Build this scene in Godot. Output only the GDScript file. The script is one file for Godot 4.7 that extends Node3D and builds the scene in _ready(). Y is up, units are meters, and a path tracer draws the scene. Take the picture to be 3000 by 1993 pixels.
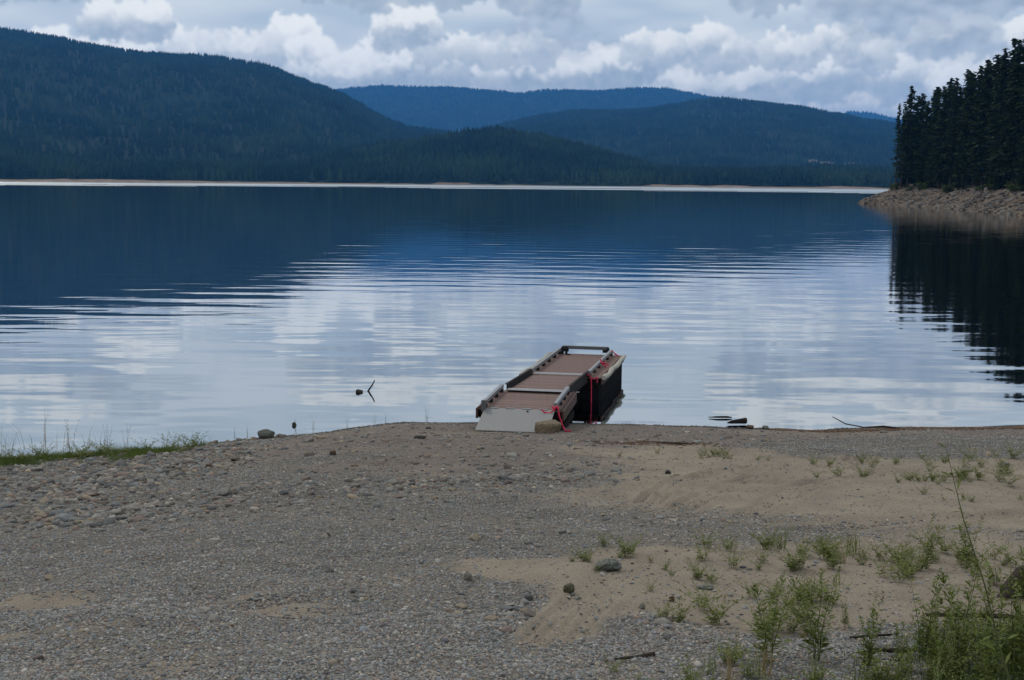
extends Node3D
# A lake beach with a floating dock, wooded mountains beyond. Units are metres, y is up, the water surface is y = 0, the camera looks along -z.

var M := {}                 # shared materials
var rng := RandomNumberGenerator.new()
var taken := {}
var na := FastNoiseLite.new()
var nb := FastNoiseLite.new()
var nf := FastNoiseLite.new()

# ---------------------------------------------------------------- general helpers
func numbered(called: String) -> String:
	if not taken.has(called):
		taken[called] = 0
		return called
	taken[called] += 1
	return "%s_%03d" % [called, taken[called]]

func tag(o: Node, label: String, category: String, group := "", kind := "") -> void:
	o.set_meta("label", label)
	o.set_meta("category", category)
	if group:
		o.set_meta("group", group)
	if kind:
		o.set_meta("kind", kind)

func thing(called: String, label: String, category: String, at: Vector3, turn := 0.0, group := "") -> Node3D:
	var o := Node3D.new()
	o.name = numbered(called)
	add_child(o)
	o.position = at
	o.rotation.y = turn
	tag(o, label, category, group)
	return o

func part(called: String, mesh: Mesh, m: Material, parent: Node, at := Transform3D()) -> MeshInstance3D:
	var o := MeshInstance3D.new()
	o.name = called
	o.mesh = mesh
	o.material_override = m
	o.transform = at
	parent.add_child(o, true)
	return o

func lone(called: String, mesh: Mesh, m: Material, at := Transform3D()) -> MeshInstance3D:
	var o := MeshInstance3D.new()
	o.name = numbered(called)
	o.mesh = mesh
	o.material_override = m
	o.transform = at
	add_child(o)
	return o

func lin(r: float, g: float, b: float) -> Color:
	return Color(r, g, b).linear_to_srgb()

func mat(called: String, c: Color, rough := 0.9, metal := 0.0, spec := 0.5) -> StandardMaterial3D:
	var m := StandardMaterial3D.new()
	m.resource_name = called
	m.albedo_color = c.linear_to_srgb()
	m.roughness = rough
	m.metallic = metal
	m.metallic_specular = spec
	M[called] = m
	return m

func noise_tex(size: int, freq: float, octaves: int, lo: Color, hi: Color, seed_ := 1, kind := FastNoiseLite.TYPE_SIMPLEX_SMOOTH) -> NoiseTexture2D:
	var n := FastNoiseLite.new()
	n.seed = seed_
	n.noise_type = kind
	n.frequency = freq
	n.fractal_octaves = octaves
	var t := NoiseTexture2D.new()
	t.width = size
	t.height = size
	t.seamless = true
	t.noise = n
	var g := Gradient.new()
	g.set_color(0, lo)
	g.set_color(1, hi)
	t.color_ramp = g
	return t

func grain(m: StandardMaterial3D, t: Texture2D, scale: float, bump := 0.0) -> void:
	m.albedo_texture = t
	m.uv1_triplanar = true
	m.uv1_world_triplanar = true
	m.uv1_scale = Vector3.ONE * scale
	if bump > 0.0:
		m.heightmap_enabled = true
		m.heightmap_texture = t
		m.heightmap_scale = bump

func mesh_of(v: PackedVector3Array, ix: PackedInt32Array, n := PackedVector3Array(), c := PackedColorArray(), uv := PackedVector2Array()) -> ArrayMesh:
	var a := []
	a.resize(Mesh.ARRAY_MAX)
	a[Mesh.ARRAY_VERTEX] = v
	a[Mesh.ARRAY_INDEX] = ix
	if n.size():
		a[Mesh.ARRAY_NORMAL] = n
	if c.size():
		a[Mesh.ARRAY_COLOR] = c
	if uv.size():
		a[Mesh.ARRAY_TEX_UV] = uv
	var m := ArrayMesh.new()
	m.add_surface_from_arrays(Mesh.PRIMITIVE_TRIANGLES, a)
	return m

func smooth_normals(v: PackedVector3Array, ix: PackedInt32Array) -> PackedVector3Array:
	var n := PackedVector3Array()
	n.resize(v.size())
	for k in range(0, ix.size(), 3):
		var a := ix[k]
		var b := ix[k + 1]
		var c := ix[k + 2]
		var f := (v[c] - v[a]).cross(v[b] - v[a])
		n[a] += f
		n[b] += f
		n[c] += f
	for k in n.size():
		n[k] = n[k].normalized()
	return n

# a box with its long edges chamfered, collected in a SurfaceTool
func add_box(st: SurfaceTool, c: Vector3, s: Vector3, ch := 0.006, turn := Basis()) -> void:
	var h := s / 2
	ch = minf(ch, 0.45 * minf(s.x, minf(s.y, s.z)))
	var pts := {}
	for ax in 3:
		for sg in [-1, 1]:
			var u: int = (ax + 1) % 3
			var w: int = (ax + 2) % 3
			var q := []
			for e in [[-1, -1], [1, -1], [1, 1], [-1, 1]]:
				var p := Vector3()
				p[ax] = sg * h[ax]
				p[u] = e[0] * (h[u] - ch)
				p[w] = e[1] * (h[w] - ch)
				q.append(p)
				pts[[ax, sg, e[0], e[1]]] = p
			_quad(st, q[0], q[1], q[2], q[3], c, turn)
	for ax in 3:                     # the twelve chamfers
		var u: int = (ax + 1) % 3
		var w: int = (ax + 2) % 3
		for e in [[-1, -1], [1, -1], [1, 1], [-1, 1]]:
			var a0 := Vector3()
			a0[u] = e[0] * h[u]
			a0[w] = e[1] * (h[w] - ch)
			var b0 := Vector3()
			b0[u] = e[0] * (h[u] - ch)
			b0[w] = e[1] * h[w]
			var l := Vector3()
			l[ax] = h[ax] - ch
			_quad(st, a0 - l, a0 + l, b0 + l, b0 - l, c, turn)

func _quad(st: SurfaceTool, a: Vector3, b: Vector3, c: Vector3, d: Vector3, o: Vector3, turn: Basis) -> void:
	var n := (b - a).cross(c - a)
	if n.dot(a + b + c + d) < 0:
		n = -n
	else:
		var t := b
		b = d
		d = t
	n = (turn * n).normalized()
	for p in [a, b, c, a, c, d]:
		st.set_normal(n)
		st.add_vertex(turn * p + o)

func box_mesh(s: Vector3, ch := 0.006) -> ArrayMesh:
	var st := tool_()
	add_box(st, Vector3.ZERO, s, ch)
	return st.commit()

func tool_() -> SurfaceTool:
	var st := SurfaceTool.new()
	st.begin(Mesh.PRIMITIVE_TRIANGLES)
	return st

# a tube through points, with a radius at each
func add_tube(st: SurfaceTool, pts: Array, radii: Array, sides := 6, flat := 1.0) -> void:
	var rings := []
	for k in pts.size():
		var t: Vector3 = (pts[mini(k + 1, pts.size() - 1)] - pts[maxi(k - 1, 0)]).normalized()
		var x := t.cross(Vector3(0.31, 0.2, 0.93)).normalized()
		var y := t.cross(x).normalized()
		var ring := []
		for s in sides:
			var an := TAU * s / sides
			var d := x * cos(an) + y * sin(an) * flat
			ring.append([pts[k] + d * radii[k], d])
		rings.append(ring)
	for k in rings.size() - 1:
		for s in sides:
			var q := (s + 1) % sides
			for e in [rings[k][s], rings[k + 1][s], rings[k + 1][q], rings[k][s], rings[k + 1][q], rings[k][q]]:
				st.set_normal(e[1])
				st.add_vertex(e[0])
	for e in [0, rings.size() - 1]:
		var n: Vector3 = (pts[0] - pts[1]).normalized() if e == 0 else (pts[e] - pts[e - 1]).normalized()
		for s in range(1, sides - 1):
			for p in ([rings[e][0], rings[e][s], rings[e][s + 1]] if e == 0 else [rings[e][0], rings[e][s + 1], rings[e][s]]):
				st.set_normal(n)
				st.add_vertex(p[0])

func tube(pts: Array, radii: Array, sides := 6, flat := 1.0) -> ArrayMesh:
	var st := tool_()
	add_tube(st, pts, radii, sides, flat)
	return st.commit()

# a stone: a subdivided icosahedron, pushed by noise and cut by planes; radius about 1
func stone(seed_: int, fine: int, cuts: int, rough: float, squash := Vector3.ONE, boxy := 1.0) -> ArrayMesh:
	var r := RandomNumberGenerator.new()
	r.seed = seed_
	var t := (1.0 + sqrt(5.0)) / 2.0
	var v := PackedVector3Array()
	for p in [Vector3(-1, t, 0), Vector3(1, t, 0), Vector3(-1, -t, 0), Vector3(1, -t, 0), Vector3(0, -1, t), Vector3(0, 1, t), Vector3(0, -1, -t), Vector3(0, 1, -t), Vector3(t, 0, -1), Vector3(t, 0, 1), Vector3(-t, 0, -1), Vector3(-t, 0, 1)]:
		v.append(p.normalized())
	var ix := PackedInt32Array([0, 11, 5, 0, 5, 1, 0, 1, 7, 0, 7, 10, 0, 10, 11, 1, 5, 9, 5, 11, 4, 11, 10, 2, 10, 7, 6, 7, 1, 8, 3, 9, 4, 3, 4, 2, 3, 2, 6, 3, 6, 8, 3, 8, 9, 4, 9, 5, 2, 4, 11, 6, 2, 10, 8, 6, 7, 9, 8, 1])
	for k in fine:
		var mids := {}
		var out := PackedInt32Array()
		for q in range(0, ix.size(), 3):
			var m := []
			for e in 3:
				var a := ix[q + e]
				var b := ix[q + (e + 1) % 3]
				var key := mini(a, b) * 100000 + maxi(a, b)
				if not mids.has(key):
					mids[key] = v.size()
					v.append(((v[a] + v[b]) / 2).normalized())
				m.append(mids[key])
			out.append_array([ix[q], m[0], m[2], ix[q + 1], m[1], m[0], ix[q + 2], m[2], m[1], m[0], m[1], m[2]])
		ix = out
	var planes := []
	for k in cuts:
		planes.append([Vector3(r.randf_range(-1, 1), r.randf_range(-1, 1), r.randf_range(-1, 1)).normalized(), r.randf_range(0.55, 0.85)])
	var off := Vector3(r.randf(), r.randf(), r.randf()) * 50
	for k in v.size():
		var p := v[k]
		if boxy < 1.0:
			p = Vector3(signf(p.x) * pow(absf(p.x), boxy), signf(p.y) * pow(absf(p.y), boxy), signf(p.z) * pow(absf(p.z), boxy)) * 0.85
		p *= 1.0 + rough * na.get_noise_3dv(p * 90.0 + off * 20.0) + 0.4 * rough * na.get_noise_3dv(p * 260.0 + off * 20.0)
		for pl in planes:
			var over: float = p.dot(pl[0]) - pl[1]
			if over > 0:
				p -= pl[0] * over * 0.9
		v[k] = p * squash
	for k in range(0, ix.size(), 3):
		var b := ix[k + 1]
		ix[k + 1] = ix[k + 2]
		ix[k + 2] = b
	return mesh_of(v, ix, smooth_normals(v, ix))

func scatter(called: String, mesh: Mesh, m: Material, buf: PackedFloat32Array) -> MultiMeshInstance3D:
	var mm := MultiMesh.new()
	mm.transform_format = MultiMesh.TRANSFORM_3D
	mm.use_colors = true
	mm.mesh = mesh
	mm.instance_count = buf.size() / 16
	mm.buffer = buf
	var o := MultiMeshInstance3D.new()
	o.name = numbered(called)
	o.multimesh = mm
	o.material_override = m
	add_child(o)
	return o

func push(buf: PackedFloat32Array, b: Basis, p: Vector3, c: Color) -> void:
	buf.append_array([b.x.x, b.y.x, b.z.x, p.x, b.x.y, b.y.y, b.z.y, p.y, b.x.z, b.y.z, b.z.z, p.z, c.r, c.g, c.b, 1.0])

# ---------------------------------------------------------------- camera, sky, sun
func setup_view() -> void:
	var cam := Camera3D.new()
	cam.name = "camera"
	cam.fov = 30.0
	cam.near = 0.1
	cam.far = 30000.0
	cam.position = Vector3(0, 5, 0)
	cam.rotation_degrees = Vector3(-7.12, 0, 0.49)
	add_child(cam)
	cam.current = true
	var env := Environment.new()
	env.background_mode = Environment.BG_SKY
	var sky := Sky.new()
	var pan := PanoramaSkyMaterial.new()
	pan.panorama = ImageTexture.create_from_image(sky_image())
	pan.energy_multiplier = 1.0
	sky.sky_material = pan
	env.sky = sky
	env.tonemap_mode = Environment.TONE_MAPPER_LINEAR
	env.tonemap_exposure = 1.29
	env.fog_enabled = true
	env.fog_density = 0.000085
	env.fog_light_color = Color(0.33, 0.66, 1.0)
	env.sdfgi_enabled = true
	env.ssao_enabled = true
	env.ssil_enabled = true
	var we := WorldEnvironment.new()
	we.name = "world_environment"
	we.environment = env
	add_child(we)
	var sun := DirectionalLight3D.new()
	sun.name = "sun"
	sun.light_energy = 0.3
	sun.light_angular_distance = 12.0
	sun.light_color = Color(1.0, 0.96, 0.9)
	sun.rotation_degrees = Vector3(-40, -150, 0)
	sun.shadow_enabled = true
	add_child(sun)

var sn := FastNoiseLite.new()
# cumulus heads: [bearing, elevation, radius] in degrees, gathered in rows from the far low ones to the near high ones
func cloud_rows() -> Array:
	var r := RandomNumberGenerator.new()
	r.seed = 21
	var rows := []
	# base elevation, tallest, radius of the heads, clouds per turn, width of a cloud, grey of the shaded side, brightness of the lit side
	for d in [[1.8, 1.2, 0.4, 170, 2.8, 0.7, 0.84], [3.1, 1.5, 0.6, 120, 4.2, 0.62, 0.93], [4.3, 2.6, 1.15, 96, 5.5, 0.45, 1.04], [6.0, 1.7, 0.9, 60, 4.6, 0.42, 1.0], [8.3, 3.2, 1.3, 38, 8.0, 0.3, 0.92], [12.5, 4.0, 1.7, 30, 11.0, 0.4, 0.95]]:
		var heads := []
		for k in d[3]:
			var az: float = -180.0 + 360.0 * (k + r.randf_range(-0.35, 0.35)) / d[3]
			var tall: float = d[1] * r.randf_range(0.3, 1.15)
			var wide: float = d[4] * r.randf_range(0.3, 1.1)
			var low: float = d[0] + r.randf_range(-0.75, 0.55)
			for q in 48:
				var u := r.randf_range(-1.0, 1.0)
				var lift := pow(r.randf(), 0.8) * (1.0 - u * u * 0.85) * (0.6 + 0.4 * sin(u * 5.0 + k))
				heads.append([az + u * wide * 0.6, low + lift * tall, d[2] * r.randf_range(0.3, 1.0) * (1.15 - 0.55 * lift)])
		rows.append({"heads": heads, "low": d[0], "shade": d[5], "lit": d[6], "size": d[2], "tall": d[1]})
	return rows

func sky_fill(w: int, h: int, c0: int, c1: int, r0: int, r1: int) -> Image:
	var nx := c1 - c0
	var ny := r1 - r0
	var per := w / 360.0
	var acc := PackedColorArray()
	acc.resize(nx * ny)
	# clear air and thin high veil
	for j in ny:
		var e := 90.0 - (j + r0 + 0.5) / h * 180.0
		for i in nx:
			var az := ((i + c0 + 0.5) / w - 0.5) * TAU
			var px := 57.3 * cos(az)
			var pz := 57.3 * sin(az)
			var veil := 0.5 + 0.5 * sn.get_noise_3d(px * 0.1, e * 0.45 + 40.0, pz * 0.1) + 0.3 * sn.get_noise_3d(px * 0.3, e * 1.3 + 4.0, pz * 0.3)
			var c := Color(0.48, 0.565, 0.63).lerp(Color(0.69, 0.73, 0.755), clampf(veil * 1.3, 0.0, 1.0))
			acc[j * nx + i] = c.lerp(Color(0.59, 0.65, 0.69), exp(-maxf(e, 0.0) / 2.5) * 0.6)
	var deep := PackedFloat32Array()
	for row in cloud_rows():
		deep.resize(nx * ny)
		deep.fill(0.0)
		for hd in row.heads:
			var ci: float = (hd[0] / 360.0 + 0.5) * w - c0
			var cj: float = (90.0 - hd[1]) / 180.0 * h - r0
			var rad: float = hd[2] * per
			for wrap in ([0, -w, w] if nx == w else [0]):
				for j in range(maxi(0, int(cj - rad)), mini(ny, int(cj + rad) + 2)):
					var dj: float = j - cj
					if dj > 0.0:
						dj *= 1.15
					for i in range(maxi(0, int(ci + wrap - rad)), mini(nx, int(ci + wrap + rad) + 2)):
						var di: float = i - ci - wrap
						var t := rad * rad - di * di - dj * dj
						if t > 0.0:
							t = sqrt(t) / per
							var at := j * nx + i
							# heads melt into one another a little
							var have := deep[at]
							deep[at] = maxf(have, t) + 0.16 * minf(have, t)
		var s: float = row.size
		for j in range(1, ny - 1):
			var e := 90.0 - (j + r0 + 0.5) / h * 180.0
			if e < row.low - 1.6 or e > row.low + row.tall * 2.0 + 2.0:
				continue
			for i in range(1, nx - 1):
				var az := ((i + c0 + 0.5) / w - 0.5) * TAU
				var px := 57.3 * cos(az) / s
				var pz := 57.3 * sin(az) / s
				var ey := e / s
				var n1 := sn.get_noise_3d(px * 1.1, ey * 1.1, pz * 1.1)
				var n2 := sn.get_noise_3d(px * 2.7 + 9.0, ey * 2.7, pz * 2.7)
				var n3 := sn.get_noise_3d(px * 6.5, ey * 6.5 + 9.0, pz * 6.5)
				var wi := clampi(i + int(round((n1 * 0.34 + n2 * 0.14 + n3 * 0.05) * s * per)), 1, nx - 2)
				var wj := clampi(j + int(round((n2 * 0.18 - n1 * 0.22 + n3 * 0.05) * s * per)), 1, ny - 2)
				var at := wj * nx + wi
				var t := deep[at]
				if t <= 0.0:
					continue
				var k := maxi(1, int(s * per * 0.1))
				var gy := deep[mini(wj + k, ny - 1) * nx + wi] - deep[maxi(wj - k, 0) * nx + wi]
				var gx := deep[wj * nx + mini(wi + k, nx - 1)] - deep[wj * nx + maxi(wi - k, 0)]
				var slope := gy / (2.0 * k / per)
				var across := gx / (2.0 * k / per)
				var f: float = (e - row.low) / row.tall
				var bright: float = 0.3 + 0.38 * clampf(slope, -0.8, 1.3) + 0.12 * clampf(across, -1.0, 1.0) + 0.42 * smoothstep(-0.2, 0.9, f) + 0.16 * n2 + 0.08 * n3
				bright = clampf(bright, 0.0, 1.0)
				var dark := Color(0.29, 0.355, 0.42).lerp(Color(0.52, 0.595, 0.65), row.shade)
				var col: Color = dark.lerp(Color(0.93, 0.925, 0.885) * row.lit, bright)
				var alpha := smoothstep(0.0, 0.3 * s, t * (1.0 + 0.5 * n3)) * (0.96 - 0.3 * smoothstep(0.25, -0.35, f + 0.3 * n1))
				acc[j * nx + i] = acc[j * nx + i].lerp(col, alpha)
	# heavy grey cloud overhead, whose lower edge comes down into the picture here and there
	var im := Image.create(nx, ny, false, Image.FORMAT_RGB8)
	for j in ny:
		var el := PI / 2 - (j + r0 + 0.5) / h * PI
		var e := rad_to_deg(el)
		for i in nx:
			var az := ((i + c0 + 0.5) / w - 0.5) * TAU
			var deg := rad_to_deg(az)
			var px := 57.3 * cos(az)
			var pz := 57.3 * sin(az)
			var c := acc[j * nx + i]
			if e > 3.7:
				var n1 := sn.get_noise_3d(px * 0.09 + 70.0, e * 0.3, pz * 0.09)
				var n2 := sn.get_noise_3d(px * 0.3, e * 0.75 + 9.0, pz * 0.3)
				var n3 := sn.get_noise_3d(px * 0.9, e * 1.8, pz * 0.9)
				var n := n1 * 0.7 + n2 * 0.45 + n3 * 0.22 + 0.1 * sn.get_noise_3d(px * 2.4, e * 4.0, pz * 2.4)
				n += 0.8 * exp(-pow((deg - 18.5) / 4.5, 2) - pow((e - 7.6) / 1.5, 2)) + 1.2 * exp(-pow((deg - 1.8) / 1.4, 2) - pow((e - 7.7) / 0.8, 2)) + 0.5 * exp(-pow((deg + 21.0) / 2.5, 2) - pow((e - 7.4) / 0.5, 2)) + 0.5 * exp(-pow((deg + 12.5) / 2.5, 2) - pow((e - 8.1) / 0.4, 2)) - 0.5 * exp(-pow((deg + 4.0) / 6.0, 2) - pow((e - 6.0) / 1.2, 2))
				var a := smoothstep(0.26, 0.62, n) * smoothstep(3.8, 6.6, e) * 0.66
				c = c.lerp(Color(0.27, 0.33, 0.4).lerp(Color(0.47, 0.535, 0.6), clampf(0.45 + n3 * 0.7 + n2 * 0.4, 0.0, 1.0)), a)
			if e > 15.0:
				var t := smoothstep(15.0, 24.0, e)
				var k := 30.0 / tan(maxf(el, 0.2))
				var n2 := 0.5 + sn.get_noise_3d(k * cos(az) * 0.06, 3.0, k * sin(az) * 0.06) + 0.5 * sn.get_noise_3d(k * cos(az) * 0.17, 8.0, k * sin(az) * 0.17)
				c = c.lerp(Color(0.45, 0.515, 0.57).lerp(Color(0.78, 0.79, 0.79), clampf(n2, 0.0, 1.0)), t)
			im.set_pixel(i, j, c.linear_to_srgb())
	return im

func sky_image() -> Image:
	sn.seed = 11
	sn.noise_type = FastNoiseLite.TYPE_SIMPLEX_SMOOTH
	sn.fractal_type = FastNoiseLite.FRACTAL_NONE
	sn.frequency = 1.0
	var im := Image.create(1024, 512, false, Image.FORMAT_RGB8)
	im.fill(Color(0.56, 0.58, 0.6))
	im.blit_rect(sky_fill(1024, 512, 0, 1024, 0, 260), Rect2i(0, 0, 1024, 260), Vector2i.ZERO)
	im.resize(4096, 2048, Image.INTERPOLATE_CUBIC)
	var win := sky_fill(4096, 2048, 1640, 2456, 780, 1030)
	im.blit_rect(win, Rect2i(0, 0, 816, 250), Vector2i(1640, 780))
	# straight ahead (-z) is at the picture's edge
	var out := Image.create(4096, 2048, false, Image.FORMAT_RGB8)
	out.blit_rect(im, Rect2i(2048, 0, 2048, 2048), Vector2i.ZERO)
	out.blit_rect(im, Rect2i(0, 0, 2048, 2048), Vector2i(2048, 0))
	return out

# ---------------------------------------------------------------- beach shape
const SHORE := [[-70.0, 12.0], [-30.0, 17.0], [-15.0, 20.6], [-9.1, 22.24], [-6.3, 23.1], [-5.25, 24.05], [-3.74, 25.0], [-2.26, 26.05], [-0.84, 26.16], [1.58, 26.12], [4.58, 25.7], [6.33, 25.67], [8.56, 26.06], [10.78, 26.27], [16.0, 26.8], [26.0, 29.0], [70.0, 40.0]]
func shore_z(x: float) -> float:
	for k in SHORE.size() - 1:
		if x < SHORE[k + 1][0]:
			var t: float = clampf((x - SHORE[k][0]) / (SHORE[k + 1][0] - SHORE[k][0]), 0.0, 1.0)
			return lerpf(SHORE[k][1], SHORE[k + 1][1], t)
	return SHORE[-1][1]

# sand and soil lie in patches: [x, z, radius x, radius z, turn, weight]
const SAND := [[4.6, -13.6, 3.6, 2.1, 0.0, 1.2], [3.9, -17.8, 2.6, 3.0, 0.2, 1.1], [8.4, -15.0, 3.2, 3.4, 0.0, 1.2], [7.4, -20.8, 2.6, 1.5, 0.0, -1.3],
	[2.5, -8.9, 2.2, 1.15, 0.0, 1.1], [4.0, -8.6, 1.6, 1.5, 0.0, 1.1], [1.25, -9.3, 0.8, 0.45, 0.0, 0.85], [0.52, -7.9, 0.24, 1.35, 0.3, 1.25], [1.45, -7.7, 0.5, 0.75, -0.2, 0.9],
	[-3.1, -8.08, 0.45, 0.28, 0.0, 0.85], [-1.5, -7.6, 0.5, 0.33, 0.4, 0.9], [-2.7, -6.94, 0.6, 0.2, 0.0, 0.75], [-3.2, -9.6, 0.5, 0.25, 0.0, 0.7], [-2.0, -6.1, 0.6, 0.16, 0.0, 0.8], [-0.2, -9.1, 0.8, 0.3, 0.3, 0.75], [0.6, -5.6, 0.8, 0.3, 0.0, 0.6], [-1.0, -8.4, 0.4, 0.2, 0.3, 0.6]]
const SOIL := [[-3.6, -20.0, 2.3, 1.3, -0.3, 1.0], [-1.5, -22.6, 2.8, 2.2, 0.0, 1.1], [0.6, -21.0, 2.6, 3.0, 0.0, 1.0], [-1.4, -16.6, 1.7, 1.3, 0.0, 0.8], [3.0, -23.6, 2.8, 1.8, 0.0, 1.0], [0.7, -17.6, 1.4, 1.2, 0.0, 0.7], [9.0, -24.6, 4.0, 1.0, 0.0, 0.8]]
const TRACKS := [[0.98, -9.3, 0.12, -6.5, 0.17], [1.4, -10.0, 0.85, -9.0, 0.14], [1.6, -12.0, 4.2, -17.5, 0.16], [2.1, -11.6, 5.2, -17.0, 0.18], [1.3, -12.4, 3.4, -17.6, 0.15], [2.4, -10.9, 6.2, -12.9, 0.2], [-1.9, -7.3, -1.1, -8.1, 0.16], [-3.4, -7.0, -2.0, -8.0, 0.14], [3.0, -19.2, 3.5, -20.6, 0.22], [5.2, -18.6, 5.6, -19.9, 0.2]]
const GX0 := -13.0
const GZ0 := 3.0
const GN := 520
const GS := 0.05
var sand_map := PackedFloat32Array()
var soil_map := PackedFloat32Array()

func patches(list: Array, x: float, z: float) -> float:
	var t := 0.0
	for p in list:
		var dx: float = x - p[0]
		var dz: float = z - p[1]
		var c := cos(p[4])
		var s := sin(p[4])
		var r := sqrt(pow((dx * c + dz * s) / p[2], 2) + pow((dz * c - dx * s) / p[3], 2))
		t += p[5] * clampf(1.7 - r, 0.0, 1.0)
	return t

func make_maps() -> void:
	sand_map.resize(GN * GN)
	soil_map.resize(GN * GN)
	for j in GN:
		var z := -(GZ0 + j * GS)
		for i in GN:
			var x := GX0 + i * GS
			var w := 0.34 * nf.get_noise_2d(x * 9.0, z * 16.0) + 0.3 * nf.get_noise_2d(x * 34.0 + 50.0, z * 60.0) + 0.16 * nf.get_noise_2d(x * 150.0, z * 200.0)
			var wisp := 0.36 * smoothstep(0.08, 0.4, nf.get_noise_2d(x * 20.0 + 200.0, z * 42.0) + 0.3 * nf.get_noise_2d(x * 120.0, z * 180.0))
			sand_map[j * GN + i] = maxf(smoothstep(0.26, 1.0, patches(SAND, x, z) + w * 1.35), wisp)
			soil_map[j * GN + i] = smoothstep(0.4, 0.8, patches(SOIL, x, z) + w * 0.8)

func map_at(m: PackedFloat32Array, x: float, z: float) -> float:
	var i := clampi(int((x - GX0) / GS), 0, GN - 1)
	var j := clampi(int((-z - GZ0) / GS), 0, GN - 1)
	return m[j * GN + i]

func ground_h(x: float, z: float) -> float:
	var t := shore_z(x) + 0.12 * na.get_noise_2d(x * 60.0, 3.0) + z
	var h := 0.128 * t if t > 0.0 else 0.16 * t
	var k := clampf(t * 0.5, 0.15, 1.0)
	h += k * (0.05 * nf.get_noise_2d(x * 22.0, z * 30.0) + 0.022 * na.get_noise_2d(x * 110.0, z * 110.0) + 0.007 * na.get_noise_2d(x * 520.0, z * 520.0))
	h += 0.13 * exp(-pow((x - 3.6) / 2.6, 2) - pow((z + 14.0) / 2.0, 2))
	return h

func ground_fine(x: float, z: float) -> float:
	var h := ground_h(x, z)
	for tr in TRACKS:
		var ax: float = tr[0]
		var az: float = tr[1]
		var dx: float = tr[2] - ax
		var dz: float = tr[3] - az
		var len := sqrt(dx * dx + dz * dz)
		var a := ((x - ax) * dx + (z - az) * dz) / len
		if a < 0.0 or a > len:
			continue
		var l := ((x - ax) * dz - (z - az) * dx) / len + 0.06 * sin(a * 1.1 + ax * 7.0)
		var w: float = tr[4]
		if absf(l) > w * 1.5:
			continue
		var fade := smoothstep(0.0, 0.5, a) * smoothstep(0.0, 0.5, len - a) * (0.65 + 0.35 * sin(a * 2.3 + az))
		var inside := 1.0 - smoothstep(w * 0.9, w * 1.1, absf(l))
		var rim := exp(-pow((absf(l) - w * 1.15) / 0.035, 2))
		h += fade * map_at(sand_map, x, z) * clampf(-z / 9.0, 0.8, 1.8) * (0.022 * rim - inside * (0.004 + 0.03 * pow(0.5 + 0.5 * cos(TAU * l / maxf(0.08, -z * 0.0095)), 2.0)))
	return h

func build_ground() -> void:
	var cols := 500
	var rows := []
	var d := 4.6
	while d < 27.6:
		rows.append(d)
		d += 0.0048 * d
	var v := PackedVector3Array()
	var c := PackedColorArray()
	var ix := PackedInt32Array()
	for r in rows.size():
		var dd: float = rows[r]
		var half := 0.47 * dd + 1.2
		for i in cols:
			var x := (2.0 * i / (cols - 1) - 1.0) * half
			v.append(Vector3(x, ground_fine(x, -dd), -dd))
			c.append(earth(x, -dd))
	for r in rows.size() - 1:
		for i in cols - 1:
			var a := r * cols + i
			ix.append_array([a, a + cols, a + 1, a + 1, a + cols, a + cols + 1])
	var g := lone("beach", mesh_of(v, ix, smooth_normals(v, ix), c), M.earth)
	g.set_meta("kind", "structure")
	# the land around and behind, a coarser sheet a little below
	v = PackedVector3Array()
	c = PackedColorArray()
	ix = PackedInt32Array()
	for j in 90:
		for i in 121:
			var x := -70.0 + i * 1.1667
			var z := 45.0 - j * 1.0
			var h := ground_h(x, minf(z, 2.0)) - 0.06 + 0.02 * maxf(z, 0.0)
			v.append(Vector3(x, maxf(h, -1.5), z))
			c.append(earth(x, z))
	for j in 89:
		for i in 120:
			var a := j * 121 + i
			ix.append_array([a, a + 121, a + 1, a + 1, a + 121, a + 122])
	g = lone("ground", mesh_of(v, ix, smooth_normals(v, ix), c), M.earth)
	g.set_meta("kind", "structure")

func earth(x: float, z: float) -> Color:
	var s := map_at(sand_map, x, z)
	var o := map_at(soil_map, x, z)
	var n := na.get_noise_2d(x * 160.0, z * 160.0) * 0.5 + nf.get_noise_2d(x * 40.0, z * 40.0) * 0.5
	var c := Color(0.195, 0.18, 0.157)
	c = c.lerp(Color(0.235, 0.198, 0.172), o)
	c = c.lerp(Color(0.345, 0.29, 0.224), s)
	var t := shore_z(x) + z
	c = c.lerp(Color(0.11, 0.09, 0.078), 1.0 - smoothstep(0.15, 0.7, t + 0.3 * n))     # soaked soil along the water
	return c * (1.0 + 0.22 * n)

# ---------------------------------------------------------------- stones of the beach
const STONE := [[0.23, 0.222, 0.205], [0.17, 0.172, 0.172], [0.27, 0.256, 0.23], [0.3, 0.25, 0.185], [0.12, 0.12, 0.122], [0.21, 0.225, 0.235], [0.25, 0.19, 0.16], [0.36, 0.335, 0.3], [0.2, 0.205, 0.195], [0.16, 0.135, 0.12], [0.26, 0.25, 0.235]]
func stone_color(r: RandomNumberGenerator) -> Color:
	var p: Array = STONE[r.randi() % STONE.size()]
	var f := r.randf_range(0.66, 1.08) * (1.0 if r.randf() < 0.95 else 1.35)
	return Color(p[0] * f, p[1] * f, p[2] * f)

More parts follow.
